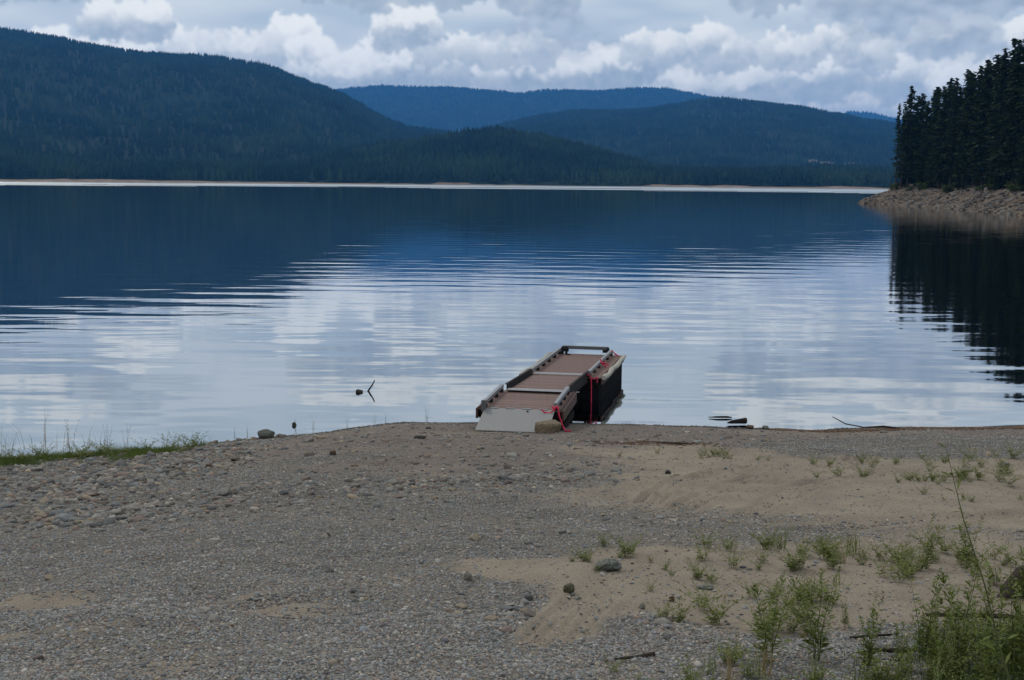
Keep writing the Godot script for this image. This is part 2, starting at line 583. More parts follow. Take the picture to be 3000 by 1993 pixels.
func cobble_zone(x: float, z: float) -> float:      # 0 to 1: how much the larger cobbles gather here
	var n := nf.get_noise_2d(x * 14.0 + 90.0, z * 24.0) * 0.5
	var a := exp(-pow((z + 14.2 + 0.28 * (x + 1.0)) / 1.7, 2)) * smoothstep(3.4, 1.2, x)
	var b := smoothstep(-3.2, -5.0, x) * smoothstep(-13.2, -14.6, z)
	var c := 0.75 * (exp(-pow((x - 0.05) / 0.22, 2) - pow((z + 7.6) / 0.5, 2)) + exp(-pow((x - 0.95) / 0.2, 2) - pow((z + 7.2) / 0.45, 2)) + exp(-pow((x - 1.6) / 0.9, 2) - pow((z + 11.6) / 0.4, 2)))
	return clampf(maxf(maxf(a * 0.75, b) + n, c), 0.0, 1.0)

func build_stones() -> void:
	var r := RandomNumberGenerator.new()
	r.seed = 5
	# gravel, too many to count
	var bufs := [PackedFloat32Array(), PackedFloat32Array()]
	for k in 560000:
		var d := 4.6 * pow(26.0 / 4.6, pow(r.randf(), 1.1))
		var x := r.randf_range(-1, 1) * (0.44 * d + 0.8)
		var s := map_at(sand_map, x, -d)
		var o := map_at(soil_map, x, -d)
		if r.randf() < maxf(s * 0.965, o * 0.92):
			continue
		var t := shore_z(x) - d
		if t < -0.12:
			continue
		var size := maxf(0.0042 * exp(absf(r.randfn(0.0, 0.42))), 0.00046 * d * r.randf_range(0.7, 1.25))
		if o > 0.5 or s > 0.5:
			size *= r.randf_range(0.8, 1.5)
		var b := Basis.from_euler(Vector3(r.randf_range(-0.4, 0.4), r.randf() * TAU, r.randf_range(-0.4, 0.4))) * Basis.from_scale(Vector3(size * r.randf_range(0.9, 1.5), size * r.randf_range(0.5, 0.85), size))
		push(bufs[k % 2], b, Vector3(x, ground_h(x, -d) + size * 0.22, -d), stone_color(r) * (1.0 if t > 0.4 + 0.2 * sin(x * 5.0) else 0.55))   # wet stones at the water are darker
	for k in 2:
		var g := scatter("gravel", stone(100 + k, 0 if k else 1, 0, 0.2), M.stone, bufs[k])
		tag(g, ["small rounded mixed grey and tan gravel covering the beach", "small angular mixed grey and tan gravel chips covering the beach"][k], "gravel", "loose gravel of the beach", "stuff")
	# cobbles: the 300 that show largest are things, the rest one mass
	var list := []
	for k in 36000:
		var d := 6.0 * pow(24.5 / 6.0, r.randf())
		var x := r.randf_range(-1, 1) * (0.42 * d + 0.3)
		var z := cobble_zone(x, -d)
		var s := map_at(sand_map, x, -d)
		var o := map_at(soil_map, x, -d)
		if shore_z(x) - d < -0.1 or r.randf() > (0.012 + 0.95 * z * z + 0.16 * o) * (1.0 - 0.93 * s):
			continue
		var size := 0.0145 * exp(absf(r.randfn(0.0, 0.45))) * (1.0 + 0.15 * z + 0.4 * z * smoothstep(-2.5, -5.5, x) + 0.15 * o)
		if d < 10.0:
			size *= 0.8
		list.append([size / d, x, -d, size])
	list.sort_custom(func(a, b): return a[0] > b[0])
	var kinds := []
	for k in 7:
		kinds.append(stone(40 + k, 2, 3, 0.28))
	var mats := []
	for p in STONE:
		var m := mat("stone_%d" % mats.size(), Color(p[0] * 0.95, p[1] * 0.92, p[2] * 0.88), 0.9)
		grain(m, M.speckle, 6.0)
		mats.append(m)
	var words := ["mid grey", "slate grey", "pale grey", "tan", "charcoal", "blue grey", "reddish brown", "off white", "greenish grey", "dark brown", "light grey"]
	var rest := PackedFloat32Array()
	for k in list.size():
		var e: Array = list[k]
		var size: float = e[3]
		var b := Basis.from_euler(Vector3(r.randf_range(-0.25, 0.25), r.randf() * TAU, r.randf_range(-0.25, 0.25))) * Basis.from_scale(Vector3(size * r.randf_range(1.0, 1.6), size * r.randf_range(0.55, 0.85), size))
		var p := Vector3(e[1], ground_h(e[1], e[2]) + size * 0.25, e[2])
		if k < 300:
			var q := r.randi() % STONE.size()
			var where := "lying in the cobble drift" if cobble_zone(e[1], e[2]) > 0.5 else ("lying on the bare brown soil" if map_at(soil_map, e[1], e[2]) > 0.5 else ("lying on the sand" if map_at(sand_map, e[1], e[2]) > 0.5 else "lying on the fine gravel"))
			var c := lone("cobble", kinds[k % 7], mats[q], Transform3D(b, p))
			var sh := b.get_scale()
			tag(c, "%s %s cobble %s" % ["long" if sh.x > sh.z * 1.42 else ("flat" if sh.y < sh.z * 0.66 else "rounded"), ("large " if size > 0.052 else ("small " if size < 0.03 else "")) + words[q], where], "stone", "cobbles on the beach")
		else:
			push(rest, b, p, stone_color(r) * Color(0.86, 0.82, 0.77))
	var g2 := scatter("cobble_drift", stone(61, 1, 2, 0.3), M.stone, rest)
	tag(g2, "smaller mixed cobbles strewn over soil and gravel", "stones", "", "stuff")
	# single rocks one can name: [name, x, z, length, height, depth, turn, material, seed, cuts, label]
	for e in [
		["rock", 0.7, -22.82, 0.48, 0.27, 0.34, 0.12, "rock_ochre", 9, 3, "blocky ochre speckled boulder at the foot of the metal ramp"],
		["rock", 0.71, -8.95, 0.2, 0.085, 0.13, 0.25, "rock_grey", 14, 6, "low grey slab of rock half sunk in the sand beside the tyre track"],
		["rock", -0.29, -8.56, 0.062, 0.06, 0.05, 0.0, "rock_pale", 15, 2, "pale squarish stone standing alone on the fine gravel"],
		["rock", 0.4, -8.24, 0.075, 0.08, 0.06, 0.5, "rock_olive", 18, 1, "round olive brown stone between little stones beside the tyre track"],
		["rock", 0.83, -7.72, 0.045, 0.045, 0.04, 0.3, "rock_pale", 21, 4, "small cream pebble with a dark base on the sand"],
		["rock", 1.05, -7.95, 0.04, 0.04, 0.035, 0.9, "rock_rust", 22, 3, "small rusty brown stone on sand behind the cream pebble"],
		["rock", 1.33, -8.35, 0.12, 0.03, 0.09, 0.1, "rock_grey", 27, 3, "flat pale grey flagstone lying level in the sand"],
		["rock", 4.85, -25.35, 0.17, 0.1, 0.13, 0.3, "rock_rust", 31, 5, "brown angular rock on the soil beside the stranded log"],
		["rock", 5.15, -25.3, 0.18, 0.09, 0.13, 1.1, "rock_grey", 33, 5, "grey angular rock at the waterline beside the brown rock"],
		["rock", -4.75, -24.1, 0.35, 0.2, 0.2, 0.2, "rock_grey", 35, 4, "grey rock lying in the water's edge among the shore weeds"],
		["rock", -4.45, -25.6, 0.09, 0.12, 0.09, 0.2, "rock_dark", 36, 5, "dark pointed rock sticking out of the shallow water"],
		["rock", 6.2, -16.9, 0.16, 0.05, 0.08, 0.2, "rock_pale", 38, 2, "pale flat stone on the far sand among low weeds"],
		["rock", 6.9, -17.4, 0.14, 0.09, 0.1, 0.0, "rock_pale", 39, 3, "rounded pale stone on the far sand near the grey gravel bank"],
		["rock", -1.55, -21.2, 0.2, 0.06, 0.13, 0.0, "rock_dark", 41, 5, "dark flat stone on the brown soil before the landing"],
		["rock", -2.6, -18.2, 0.1, 0.08, 0.08, 0.0, "rock_rust", 42, 2, "rust brown cobble sitting alone on the brown soil"],
		["rock", -4.3, -17.7, 0.11, 0.085, 0.08, 0.0, "rock_rust", 44, 3, "dark reddish cobble at the near rim of the left soil patch"],
		["rock", 1.95, -15.4, 0.08, 0.06, 0.07, 0.0, "rock_dark", 46, 4, "dark stone at the tip of the sand spread"]]:
		var s := Vector3(e[3], e[4], e[5]) / 2
		var o := lone(e[0], stone(e[8] * 7 + 1, 3, e[9], 0.2, Vector3.ONE, 0.5 if e[7] == "rock_ochre" else 0.8), M[e[7]], Transform3D(Basis(Vector3.UP, e[6]) * Basis.from_scale(s * 1.15), Vector3(e[1], maxf(ground_h(e[1], e[2]), -0.03) + s.y * 0.72, e[2])))
		tag(o, e[10], "rock")

# ---------------------------------------------------------------- water
func wave_image(size: int, count: int, lo: int, hi: int, spread: float, rms: float, seed_: int) -> Image:
	var r := RandomNumberGenerator.new()
	r.seed = seed_
	var waves := []
	var tot := 0.0
	for k in count:
		var f := int(round(lo * pow(float(hi) / lo, r.randf())))
		var fx := int(round(r.randfn(0.0, spread) * f))
		var amp := pow(float(lo) / maxf(f, 1.0), 0.35)
		waves.append([fx, f, r.randf() * TAU, amp])
		tot += amp * amp / 2.0
	var s := rms / sqrt(tot)
	var im := Image.create(size, size, false, Image.FORMAT_RGBF)
	for j in size:
		for i in size:
			var sx := 0.0
			var sy := 0.0
			for w in waves:
				var cc: float = cos(TAU * (w[0] * i + w[1] * j) / size + w[2]) * w[3]
				sy += cc
				sx += cc * w[0] / w[1]
			im.set_pixel(i, j, Color(0.5 - 0.5 * sx * s, 0.5 + 0.5 * sy * s, 1.0))
	return im

func build_water() -> void:
	var calm := mat("calm_water", Color(0.36, 0.41, 0.435), 0.03, 1.0, 0.5)
	calm.normal_enabled = true
	calm.normal_texture = ImageTexture.create_from_image(wave_image(384, 26, 4, 44, 0.25, 0.0044, 3))
	calm.normal_scale = 1.0
	calm.uv1_scale = Vector3(1.0 / 26.0, 1.0 / 21.0, 1.0)
	var ruffled: StandardMaterial3D = calm.duplicate()
	ruffled.resource_name = "ruffled_water"
	ruffled.roughness = 0.3
	ruffled.normal_texture = ImageTexture.create_from_image(wave_image(128, 16, 4, 24, 0.4, 0.12, 8))
	var v := PackedVector3Array()
	var n := PackedVector3Array()
	var uv := PackedVector2Array()
	var near := PackedInt32Array()
	var far := PackedInt32Array()
	var nx := 90
	var zs := []
	var d := 8.0
	while d < 1900.0:
		zs.append(d)
		d *= 1.035
	for j in zs.size():
		for i in nx:
			var x: float = (2.0 * i / (nx - 1) - 1.0) * (60.0 + zs[j] * 0.75)
			v.append(Vector3(x, 0.0, -zs[j]))
			n.append(Vector3.UP)
			uv.append(Vector2(x, -zs[j]))
	for j in zs.size() - 1:
		for i in nx - 1:
			var a := j * nx + i
			var p := v[a]
			var edge := 820.0 + 190.0 * nf.get_noise_2d(p.x * 0.35, 5.0) + 0.05 * p.x
			var q := [a, a + nx, a + 1, a + 1, a + nx, a + nx + 1]
			if -p.z > edge and nf.get_noise_2d(p.x * 0.1 + 40.0, p.z * 1.3) > -0.28:
				far.append_array(q)
			else:
				near.append_array(q)
	var m := mesh_of(v, near, n, PackedColorArray(), uv)
	var arr := m.surface_get_arrays(0)
	arr[Mesh.ARRAY_INDEX] = far
	m.add_surface_from_arrays(Mesh.PRIMITIVE_TRIANGLES, arr)
	m.surface_set_material(0, calm)
	m.surface_set_material(1, ruffled)
	var w := MeshInstance3D.new()
	w.name = "water"
	w.mesh = m
	w.set_meta("kind", "structure")
	add_child(w)

# ---------------------------------------------------------------- mountains with forest
# ridge: [bearing in degrees, elevation in degrees as seen from the camera's spot], distance of the foot and of the ridge
var hills := []
func hill_ridge(h: Dictionary, az: float) -> float:
	var p: Array = h.ridge
	for k in p.size() - 1:
		if az < p[k + 1][0]:
			var t: float = clampf((az - p[k][0]) / (p[k + 1][0] - p[k][0]), 0.0, 1.0)
			return lerpf(p[k][1], p[k + 1][1], t * t * (3 - 2 * t) * 0.5 + t * 0.5)
	return p[-1][1]

func hill_h(h: Dictionary, az: float, r: float) -> float:
	var top: float = maxf(5.0 + h.far * tan(deg_to_rad(hill_ridge(h, az))) - h.tree * 0.85, 3.0)
	var f: float = (r - h.near) / (h.far - h.near)
	var x := r * sin(deg_to_rad(az))
	var z := r * cos(deg_to_rad(az))
	var rough: float = (nf.get_noise_2d(x * h.lump, z * h.lump) + 0.4 * nf.get_noise_2d(x * h.lump * 3.0, z * h.lump * 3.0))
	if f < 1.0:
		var s := clampf(f, 0.0, 1.0)
		var e := 3.0 + (top - 3.0) * (0.25 * s + 0.75 * s * s * (3.0 - 2.0 * s))
		return e + rough * top * 0.16 * s * (1.0 - s) * 2.0
	return top - (f - 1.0) * (f - 1.0) * top * 1.2 - (f - 1.0) * top * 0.12

func build_hills() -> void:
	hills = [
		{"called": "hill", "near": 1640.0, "far": 4200.0, "tree": 17.0, "gap": 13.0, "lump": 0.14, "az0": -34.0, "az1": 0.5, "seed": 1, "what": "dense dark conifer forest covering the broad left mountain",
			"ridge": [[-34, 6.9], [-26, 6.4], [-21.63, 5.97], [-19.66, 5.83], [-17.64, 5.5], [-15.99, 5.28], [-13.74, 5.22], [-11.15, 4.93], [-10.57, 4.8], [-9.55, 4.46], [-8.66, 4.11], [-7.63, 3.76], [-6.88, 3.41], [-6.14, 2.97], [-5.39, 2.61], [-4.63, 2.37], [-3.12, 2.2], [-1.5, 1.5], [0.5, 0.6]]},
		{"called": "hill", "near": 6200.0, "far": 9200.0, "tree": 24.0, "gap": 24.0, "lump": 0.07, "az0": -9.5, "az1": 12.0, "seed": 2, "what": "hazy blue conifer forest on the most distant long ridge",
			"ridge": [[-9.5, 3.8], [-8.07, 3.95], [-6.88, 4.11], [-5.98, 4.2], [-3.12, 4.17], [-0.85, 4.05], [0.21, 3.94], [1.42, 4.09], [2.93, 4.1], [3.54, 4.05], [5.19, 4.18], [6.69, 4.18], [8.19, 3.92], [9.67, 3.56], [12.0, 3.0]]},
		{"called": "hill", "near": 2300.0, "far": 5200.0, "tree": 18.0, "gap": 15.0, "lump": 0.12, "az0": -3.0, "az1": 32.0, "seed": 3, "what": "blue green conifer forest covering the wide right mountain",
			"ridge": [[-3.0, 1.9], [-0.84, 2.47], [-0.08, 2.67], [1.43, 2.98], [2.95, 3.18], [5.21, 3.22], [7.3, 3.45], [8.19, 3.62], [9.08, 3.7], [10.41, 3.59], [12.31, 3.39], [14.05, 3.07], [15.62, 2.74], [16.75, 2.59], [20.0, 2.4], [26, 2.1], [32, 2.0]]},
		{"called": "hill", "near": 1560.0, "far": 2050.0, "tree": 17.0, "gap": 7.5, "lump": 0.3, "az0": -9.0, "az1": 10.0, "seed": 4, "what": "dark green conifer forest on the low knoll at the far shore",
			"ridge": [[-9.0, 1.2], [-7.0, 1.45], [-5.39, 1.79], [-3.12, 2.14], [-2.06, 2.32], [-0.84, 2.42], [0.68, 2.22], [2.97, 1.79], [5.25, 1.2], [6.77, 0.69], [7.83, 0.45], [10.0, 0.35]]},
		{"called": "hill", "near": 1600.0, "far": 1900.0, "tree": 18.0, "gap": 7.0, "lump": 0.3, "az0": -34.0, "az1": -8.0, "seed": 5, "what": "dark conifer forest standing along the left far shore",
			"ridge": [[-34, 2.1], [-26, 1.8], [-21.81, 1.5], [-20.5, 1.13], [-17.79, 0.85], [-14.98, 0.76], [-12.09, 0.82], [-8.0, 0.8]]},
		{"called": "hill", "near": 1560.0, "far": 2300.0, "tree": 18.0, "gap": 9.0, "lump": 0.3, "az0": 4.0, "az1": 32.0, "seed": 6, "what": "dark conifer forest standing along the right far shore",
			"ridge": [[4.0, 0.5], [7.0, 0.75], [10.0, 0.7], [13.0, 0.8], [16.0, 0.75], [20.0, 0.8], [32.0, 0.8]]},
		{"called": "hill", "near": 8500.0, "far": 11000.0, "tree": 26.0, "gap": 30.0, "lump": 0.06, "az0": 13.0, "az1": 26.0, "seed": 7, "what": "hazy blue conifer forest on the small distant peak beside the point",
			"ridge": [[13.0, 2.5], [14.12, 2.98], [14.61, 3.17], [15.32, 3.13], [16.46, 2.87], [18.5, 2.6], [26.0, 2.0]]}]
	# two shapes of far conifer
	var shapes := []
	for k in 2:
		var st := tool_()
		var r := RandomNumberGenerator.new()
		r.seed = 70 + k
		var tiers := 5
		for t in tiers:
			var y0 := 0.1 + 0.8 * t / tiers
			var y1 := minf(y0 + 0.34, 1.0)
			var rad: float = (0.21 - 0.03 * k) * pow(1.0 - float(t) / tiers, 0.75)
			var sides := 6
			for s in sides:
				var a0 := TAU * (s + 0.5 * (t % 2)) / sides
				var a1 := TAU * (s + 1 + 0.5 * (t % 2)) / sides
				var p0 := Vector3(cos(a0), 0, sin(a0)) * rad * r.randf_range(0.7, 1.2) + Vector3(0, y0 - r.randf() * 0.05, 0)
				var p1 := Vector3(cos(a1), 0, sin(a1)) * rad * r.randf_range(0.7, 1.2) + Vector3(0, y0 - r.randf() * 0.05, 0)
				for p in [Vector3(0, y1, 0), p1, p0]:
					st.add_vertex(p)
		st.generate_normals()
		shapes.append(st.commit())
	var r := RandomNumberGenerator.new()
	for h in hills:
		r.seed = 900 + h.seed
		var v := PackedVector3Array()
		var ix := PackedInt32Array()
		var na_ := int((h.az1 - h.az0) / 0.16) + 1
		var nr := 44
		for j in nr:
			var d: float = h.near + (h.far - h.near) * 1.45 * j / (nr - 1)
			for i in na_:
				var az: float = h.az0 + (h.az1 - h.az0) * i / (na_ - 1)
				var y := hill_h(h, az, d) if j else -3.0
				v.append(Vector3(d * sin(deg_to_rad(az)), y, -d * cos(deg_to_rad(az))))
		for j in nr - 1:
			for i in na_ - 1:
				var a := j * na_ + i
				ix.append_array([a, a + na_, a + 1, a + 1, a + na_, a + na_ + 1])
		var o := lone("hill", mesh_of(v, ix, smooth_normals(v, ix)), M.forest_floor)
		o.set_meta("kind", "structure")
		var buf := PackedFloat32Array()
		var r0: float = h.near + 12.0
		var r1: float = h.far + (h.far - h.near) * 0.1
		var area: float = deg_to_rad(h.az1 - h.az0) * (r1 * r1 - r0 * r0) / 2.0
		for k in int(area / (h.gap * h.gap)):
			var d := sqrt(lerpf(r0 * r0, r1 * r1, r.randf()))
			var az: float = lerpf(h.az0, h.az1, r.randf())
			var x := d * sin(deg_to_rad(az))
			var z := -d * cos(deg_to_rad(az))
			var patch := nf.get_noise_2d(x * 0.5 + 31.0, z * 0.5) + 0.5 * nf.get_noise_2d(x * 1.6, z * 1.6)
			var tall: float = h.tree * r.randf_range(0.62, 1.2) * (1.0 - 0.3 * maxf(patch, 0.0))
			var wide: float = tall * r.randf_range(0.8, 1.25) * (1.0 + 0.5 * h.gap / 30.0)
			var c := Color(0.015, 0.031, 0.026).lerp(Color(0.034, 0.062, 0.038), clampf(0.35 + patch * 1.2 + r.randf_range(-0.18, 0.18), 0.0, 1.0))
			push(buf, Basis(Vector3.UP, r.randf() * TAU) * Basis.from_scale(Vector3(wide, tall, wide)), Vector3(x, hill_h(h, az, d) - 0.8, z), c)
		var g := scatter("forest", shapes[h.seed % 2], M.far_needles, buf)
		tag(g, h.what, "forest", "", "stuff")
	# the far shore: a low bank of pale sand and clay under the trees
	var v := PackedVector3Array()
	var c := PackedColorArray()
	var ix := PackedInt32Array()
	var n := 420
	for j in 5:
		for i in n:
			var az := -33.0 + 65.0 * i / (n - 1)
			var w := nf.get_noise_2d(az * 22.0, 4.0)
			var bluff := clampf(0.35 + w * 1.6 + 0.6 * exp(-pow((az + 2.6) / 2.2, 2)), 0.12, 1.3)
			var d: float = 1530.0 + 60.0 * nf.get_noise_2d(az * 9.0, 50.0) + [-6.0, 0.0, 16.0, 22.0, 120.0][j]
			var y: float = [-1.5, 0.1, 0.6 + bluff * 0.5, 0.7 + bluff * 1.8, 2.0 + bluff * 1.8][j]
			v.append(Vector3(d * sin(deg_to_rad(az)), y, -d * cos(deg_to_rad(az))))
			var k := 1.0 + 0.35 * nf.get_noise_2d(az * 140.0, j * 30.0)
			c.append([Color(0.18, 0.16, 0.14), Color(0.22, 0.19, 0.16), Color(0.21, 0.17, 0.13), Color(0.22, 0.15, 0.1), Color(0.05, 0.06, 0.03)][j] * k)
	for j in 4:
		for i in n - 1:
			var a := j * n + i
			ix.append_array([a, a + n, a + 1, a + 1, a + n, a + n + 1])
	var o2 := lone("far_shore", mesh_of(v, ix, smooth_normals(v, ix), c), M.clay)
	o2.set_meta("kind", "structure")
	# bare rock showing in the right mountain's forest
	for k in 5:
		var az := 13.2 + k * 0.42 + 0.1 * sin(k * 9.0)
		var d := 3050.0 + 60.0 * sin(k * 5.0)
		var y := hill_h(hills[2], az, d) + 9.0
		var o3 := lone("outcrop", stone(300 + k, 2, 5, 0.3), M.rock_pale, Transform3D(Basis.from_scale(Vector3(16.0 - k, 5.0, 9.0)), Vector3(d * sin(deg_to_rad(az)), y, -d * cos(deg_to_rad(az)))))
		tag(o3, "pale bare rock outcrop in the right mountain's forest", "rock", "outcrops on the right mountain")

# ---------------------------------------------------------------- the wooded point
const POINT := [[24.0, -29.0], [42.0, -40.0], [62.0, -76.0], [75.0, -125.0], [82.0, -175.0], [86.5, -216.0], [91.0, -253.0], [94.6, -296.0], [95.4, -330.0], [94.0, -345.0], [98.0, -356.0], [112.0, -366.0], [170.0, -395.0], [270.0, -440.0]]
var point_at := []          # along the shore: [place, inland direction]
func bank_h(d: float, a: float) -> float:
	var n := nf.get_noise_2d(a * 6.0, d * 10.0)
	if d < 0.0:
		return d * 0.4
	if d < 10.0:
		return 4.2 * pow(d / 10.0, 0.85) * (1.0 + 0.18 * n) + 0.25 * na.get_noise_2d(a * 60.0, d * 60.0)
	return 4.2 + (d - 10.0) * 0.16 + 0.9 * n

func build_point() -> void:
	var curve := Curve3D.new()
	for k in POINT.size():
		var p := Vector3(POINT[k][0], 0, POINT[k][1])
		var a := Vector3(POINT[maxi(k - 1, 0)][0], 0, POINT[maxi(k - 1, 0)][1])
		var b := Vector3(POINT[mini(k + 1, POINT.size() - 1)][0], 0, POINT[mini(k + 1, POINT.size() - 1)][1])
		var t := (b - a) / 6.0
		t = t.limit_length(minf(p.distance_to(a) if k else 9.0, p.distance_to(b) if k < POINT.size() - 1 else 9.0) / 2.5)
		curve.add_point(p, -t, t)
	var total := curve.get_baked_length()
	var steps := int(total / 1.3)
	for k in steps + 1:
		var a := total * k / steps
		var p := curve.sample_baked(a)
		var t := (curve.sample_baked(minf(a + 7.0, total)) - curve.sample_baked(maxf(a - 7.0, 0.0))).normalized()
		point_at.append([p, Vector3(-t.z, 0, t.x), a])
	var across := [-2.5, -0.6, 0.0, 0.5, 1.1, 1.8, 2.6, 3.5, 4.5, 5.6, 6.8, 8.2, 9.8, 11.4, 13.0, 16.0, 22.0, 34.0, 60.0, 110.0]
	var v := PackedVector3Array()
	var c := PackedColorArray()
	var ix := PackedInt32Array()
	for d in across:
		for e in point_at:
			var p: Vector3 = e[0] + e[1] * (d + 0.7 * na.get_noise_2d(e[2] * 30.0, d * 20.0))
			p.y = bank_h(d, e[2])
			v.append(p)
			var w := nf.get_noise_2d(e[2] * 12.0, d * 16.0)
			var col := Color(0.13, 0.108, 0.088).lerp(Color(0.135, 0.095, 0.066), smoothstep(0.0, 0.35, w))
			c.append(col * (1.0 + 0.4 * na.get_noise_2d(e[2] * 90.0, d * 90.0)))
	var n := point_at.size()
	for j in across.size() - 1:
		for i in n - 1:
			var a := j * n + i
			ix.append_array([a, a + 1, a + n, a + 1, a + n + 1, a + n])
	var o := lone("wooded_point", mesh_of(v, ix, smooth_normals(v, ix), c), M.clay)
	o.set_meta("kind", "structure")
	# rocks of the bank
	var r := RandomNumberGenerator.new()
	r.seed = 77
	var kinds := []
	for k in 6:
		kinds.append(stone(500 + k, 1, 4, 0.3))
	var mats := []
	for p in [[0.16, 0.143, 0.125], [0.11, 0.098, 0.085], [0.14, 0.105, 0.075], [0.21, 0.192, 0.168]]:
		var m := mat("bank_rock_%d" % mats.size(), Color(p[0], p[1], p[2]), 0.95)
		grain(m, M.speckle, 0.7)
		mats.append(m)
	var words := ["grey", "dark grey", "rusty brown", "pale grey"]
	var list := []
	for k in 5200:
		var e: Array = point_at[r.randi_range(int(n * 0.28), int(n * 0.74))]
		var d := 9.2 * pow(r.randf(), 1.2)
		var size := minf(0.12 * exp(absf(r.randfn(0.0, 0.66))), 0.6)
		var p: Vector3 = e[0] + e[1] * d
		p.y = bank_h(d, e[2]) + size * 0.15
		list.append([size / p.length() * (1.0 if p.z > -352.0 else 0.2), p, size])
	list.sort_custom(func(a, b): return a[0] > b[0])
	var rest := PackedFloat32Array()
	for k in list.size():
		var size: float = list[k][2]
		var b := Basis.from_euler(Vector3(r.randf_range(-0.5, 0.5), r.randf() * TAU, r.randf_range(-0.5, 0.5))) * Basis.from_scale(Vector3(size * r.randf_range(1.0, 1.7), size * r.randf_range(0.5, 0.9), size))
		if k < 200:
			var q := r.randi() % 4
			var s := lone("bank_rock", kinds[k % 6], mats[q], Transform3D(b, list[k][1]))
			var pz: float = list[k][1].z
			var py: float = list[k][1].y
			tag(s, "%s %s rock %s %s" % ["big" if size > 0.55 else ("middling" if size > 0.38 else "small"), words[q], "at the waterline" if py < 0.7 else ("half way up the bank" if py < 2.4 else "under the shrubs"), "at the point's tip" if pz < -305.0 else ("along the point's middle" if pz < -250.0 else "along the point's near bank")], "rock", "rocks of the bank under the wooded point")
		else:
			var f := r.randf_range(0.4, 1.5)
			push(rest, b, list[k][1], (Color(0.15, 0.132, 0.112) if r.randf() < 0.7 else Color(0.145, 0.115, 0.085)) * f)
	var g := scatter("bank_rubble", kinds[0], M.stone, rest)
	tag(g, "grey broken rubble covering the bank of the wooded point", "rubble", "", "stuff")

# a conifer of height 1 built at full size: trunk and a crown of drooping sprays
func conifer_mesh(seed_: int, tall: float, wide: float, from: float, thin: float) -> Array:
	var r := RandomNumberGenerator.new()
	r.seed = seed_
	var pts := []
	var rad := []
	for k in 9:
		var f := k / 8.0
		pts.append(Vector3(0.12 * sin(f * 4.0 + seed_), tall * f * 0.985, 0.1 * cos(f * 3.0 + seed_)))
		rad.append(0.3 * (1.0 - f) + 0.03)
	var trunk := tube(pts, rad, 7)
	var v := PackedVector3Array()
	var n := PackedVector3Array()
	var c := PackedColorArray()
	var ix := PackedInt32Array()
	var y := tall * from
	while y < tall * 0.995:
		var f := y / tall
		var lean := (1.0 - smoothstep(0.0, 0.25, f - from)) * 0.5
		var reach: float = wide * pow(1.0 - f, 0.62) * (0.8 + 0.2 * sin(y * 2.1 + seed_)) * (1.0 - lean * 0.5) + 0.25
		var boughs := 5 if f < 0.9 else 4
		for k in boughs:
			if r.randf() < thin:
				continue
			var az := r.randf() * TAU
			var len := reach * r.randf_range(0.55, 1.2)
			var out := Vector3(cos(az), 0, sin(az))
			var side := Vector3(-out.z, 0, out.x)
			var drop := r.randf_range(-0.1, 0.32) * (1.0 - f * 0.7)
			var pieces := int(3 + len * 2.0)
			for q in pieces:
				var t := (q + r.randf()) / pieces
				var p := Vector3(0, y, 0) + out * len * t + Vector3(0, -drop * len * t * t + r.randf_range(-0.16, 0.16), 0) + side * r.randf_range(-0.3, 0.3) * len * t
				var s := r.randf_range(0.45, 0.95) * (1.15 - 0.45 * t) * (0.7 + 0.3 * minf(len, 2.0) / 2.0)
				var a := (out * r.randf_range(0.5, 1.0) + side * r.randf_range(-0.8, 0.8) + Vector3(0, r.randf_range(-0.5, 0.25), 0)).normalized() * s
				var b := (side * r.randf_range(-1, 1) + Vector3(0, r.randf_range(-0.7, 0.7), 0) + out * r.randf_range(-0.3, 0.3)).normalized() * s * 0.42
				var base := v.size()
				v.append_array([p - a * 0.5, p + b, p + a, p - b])
				var nn := (a.cross(b)).normalized()
				n.append_array([nn, nn, nn, nn])
				var tint := r.randf_range(0.65, 1.35)
				var col := Color(0.022 * tint, 0.034 * tint, 0.013 * tint)
				c.append_array([col, col, col, col])
				ix.append_array([base, base + 1, base + 2, base, base + 2, base + 3])
		y += tall * 0.0115 * r.randf_range(0.7, 1.3)
	return [trunk, mesh_of(v, ix, n, c)]

func bush_mesh(seed_: int, wide: float, tall: float, count: int, leaf: float, col: Color) -> ArrayMesh:
	var r := RandomNumberGenerator.new()
	r.seed = seed_
	var v := PackedVector3Array()
	var n := PackedVector3Array()
	var c := PackedColorArray()
	var ix := PackedInt32Array()
	var lobes := []
	for k in 7:
		lobes.append([Vector3(r.randf_range(-0.6, 0.6) * wide, r.randf_range(0.2, 0.75) * tall, r.randf_range(-0.6, 0.6) * wide), r.randf_range(0.3, 0.55)])
	for k in count:
		var l: Array = lobes[k % lobes.size()]
		var d := Vector3(r.randfn(), r.randfn(), r.randfn()).normalized() * pow(r.randf(), 0.4)
		var p: Vector3 = l[0] + Vector3(d.x * wide, d.y * tall * 0.7, d.z * wide) * l[1]
		p.y = maxf(p.y, 0.02)
		add_leaf(v, n, c, ix, p, Vector3(r.randfn(), r.randfn() * 0.6, r.randfn()).normalized() * leaf * r.randf_range(0.6, 1.3), r, col, 0.5)
	return mesh_of(v, ix, n, c)

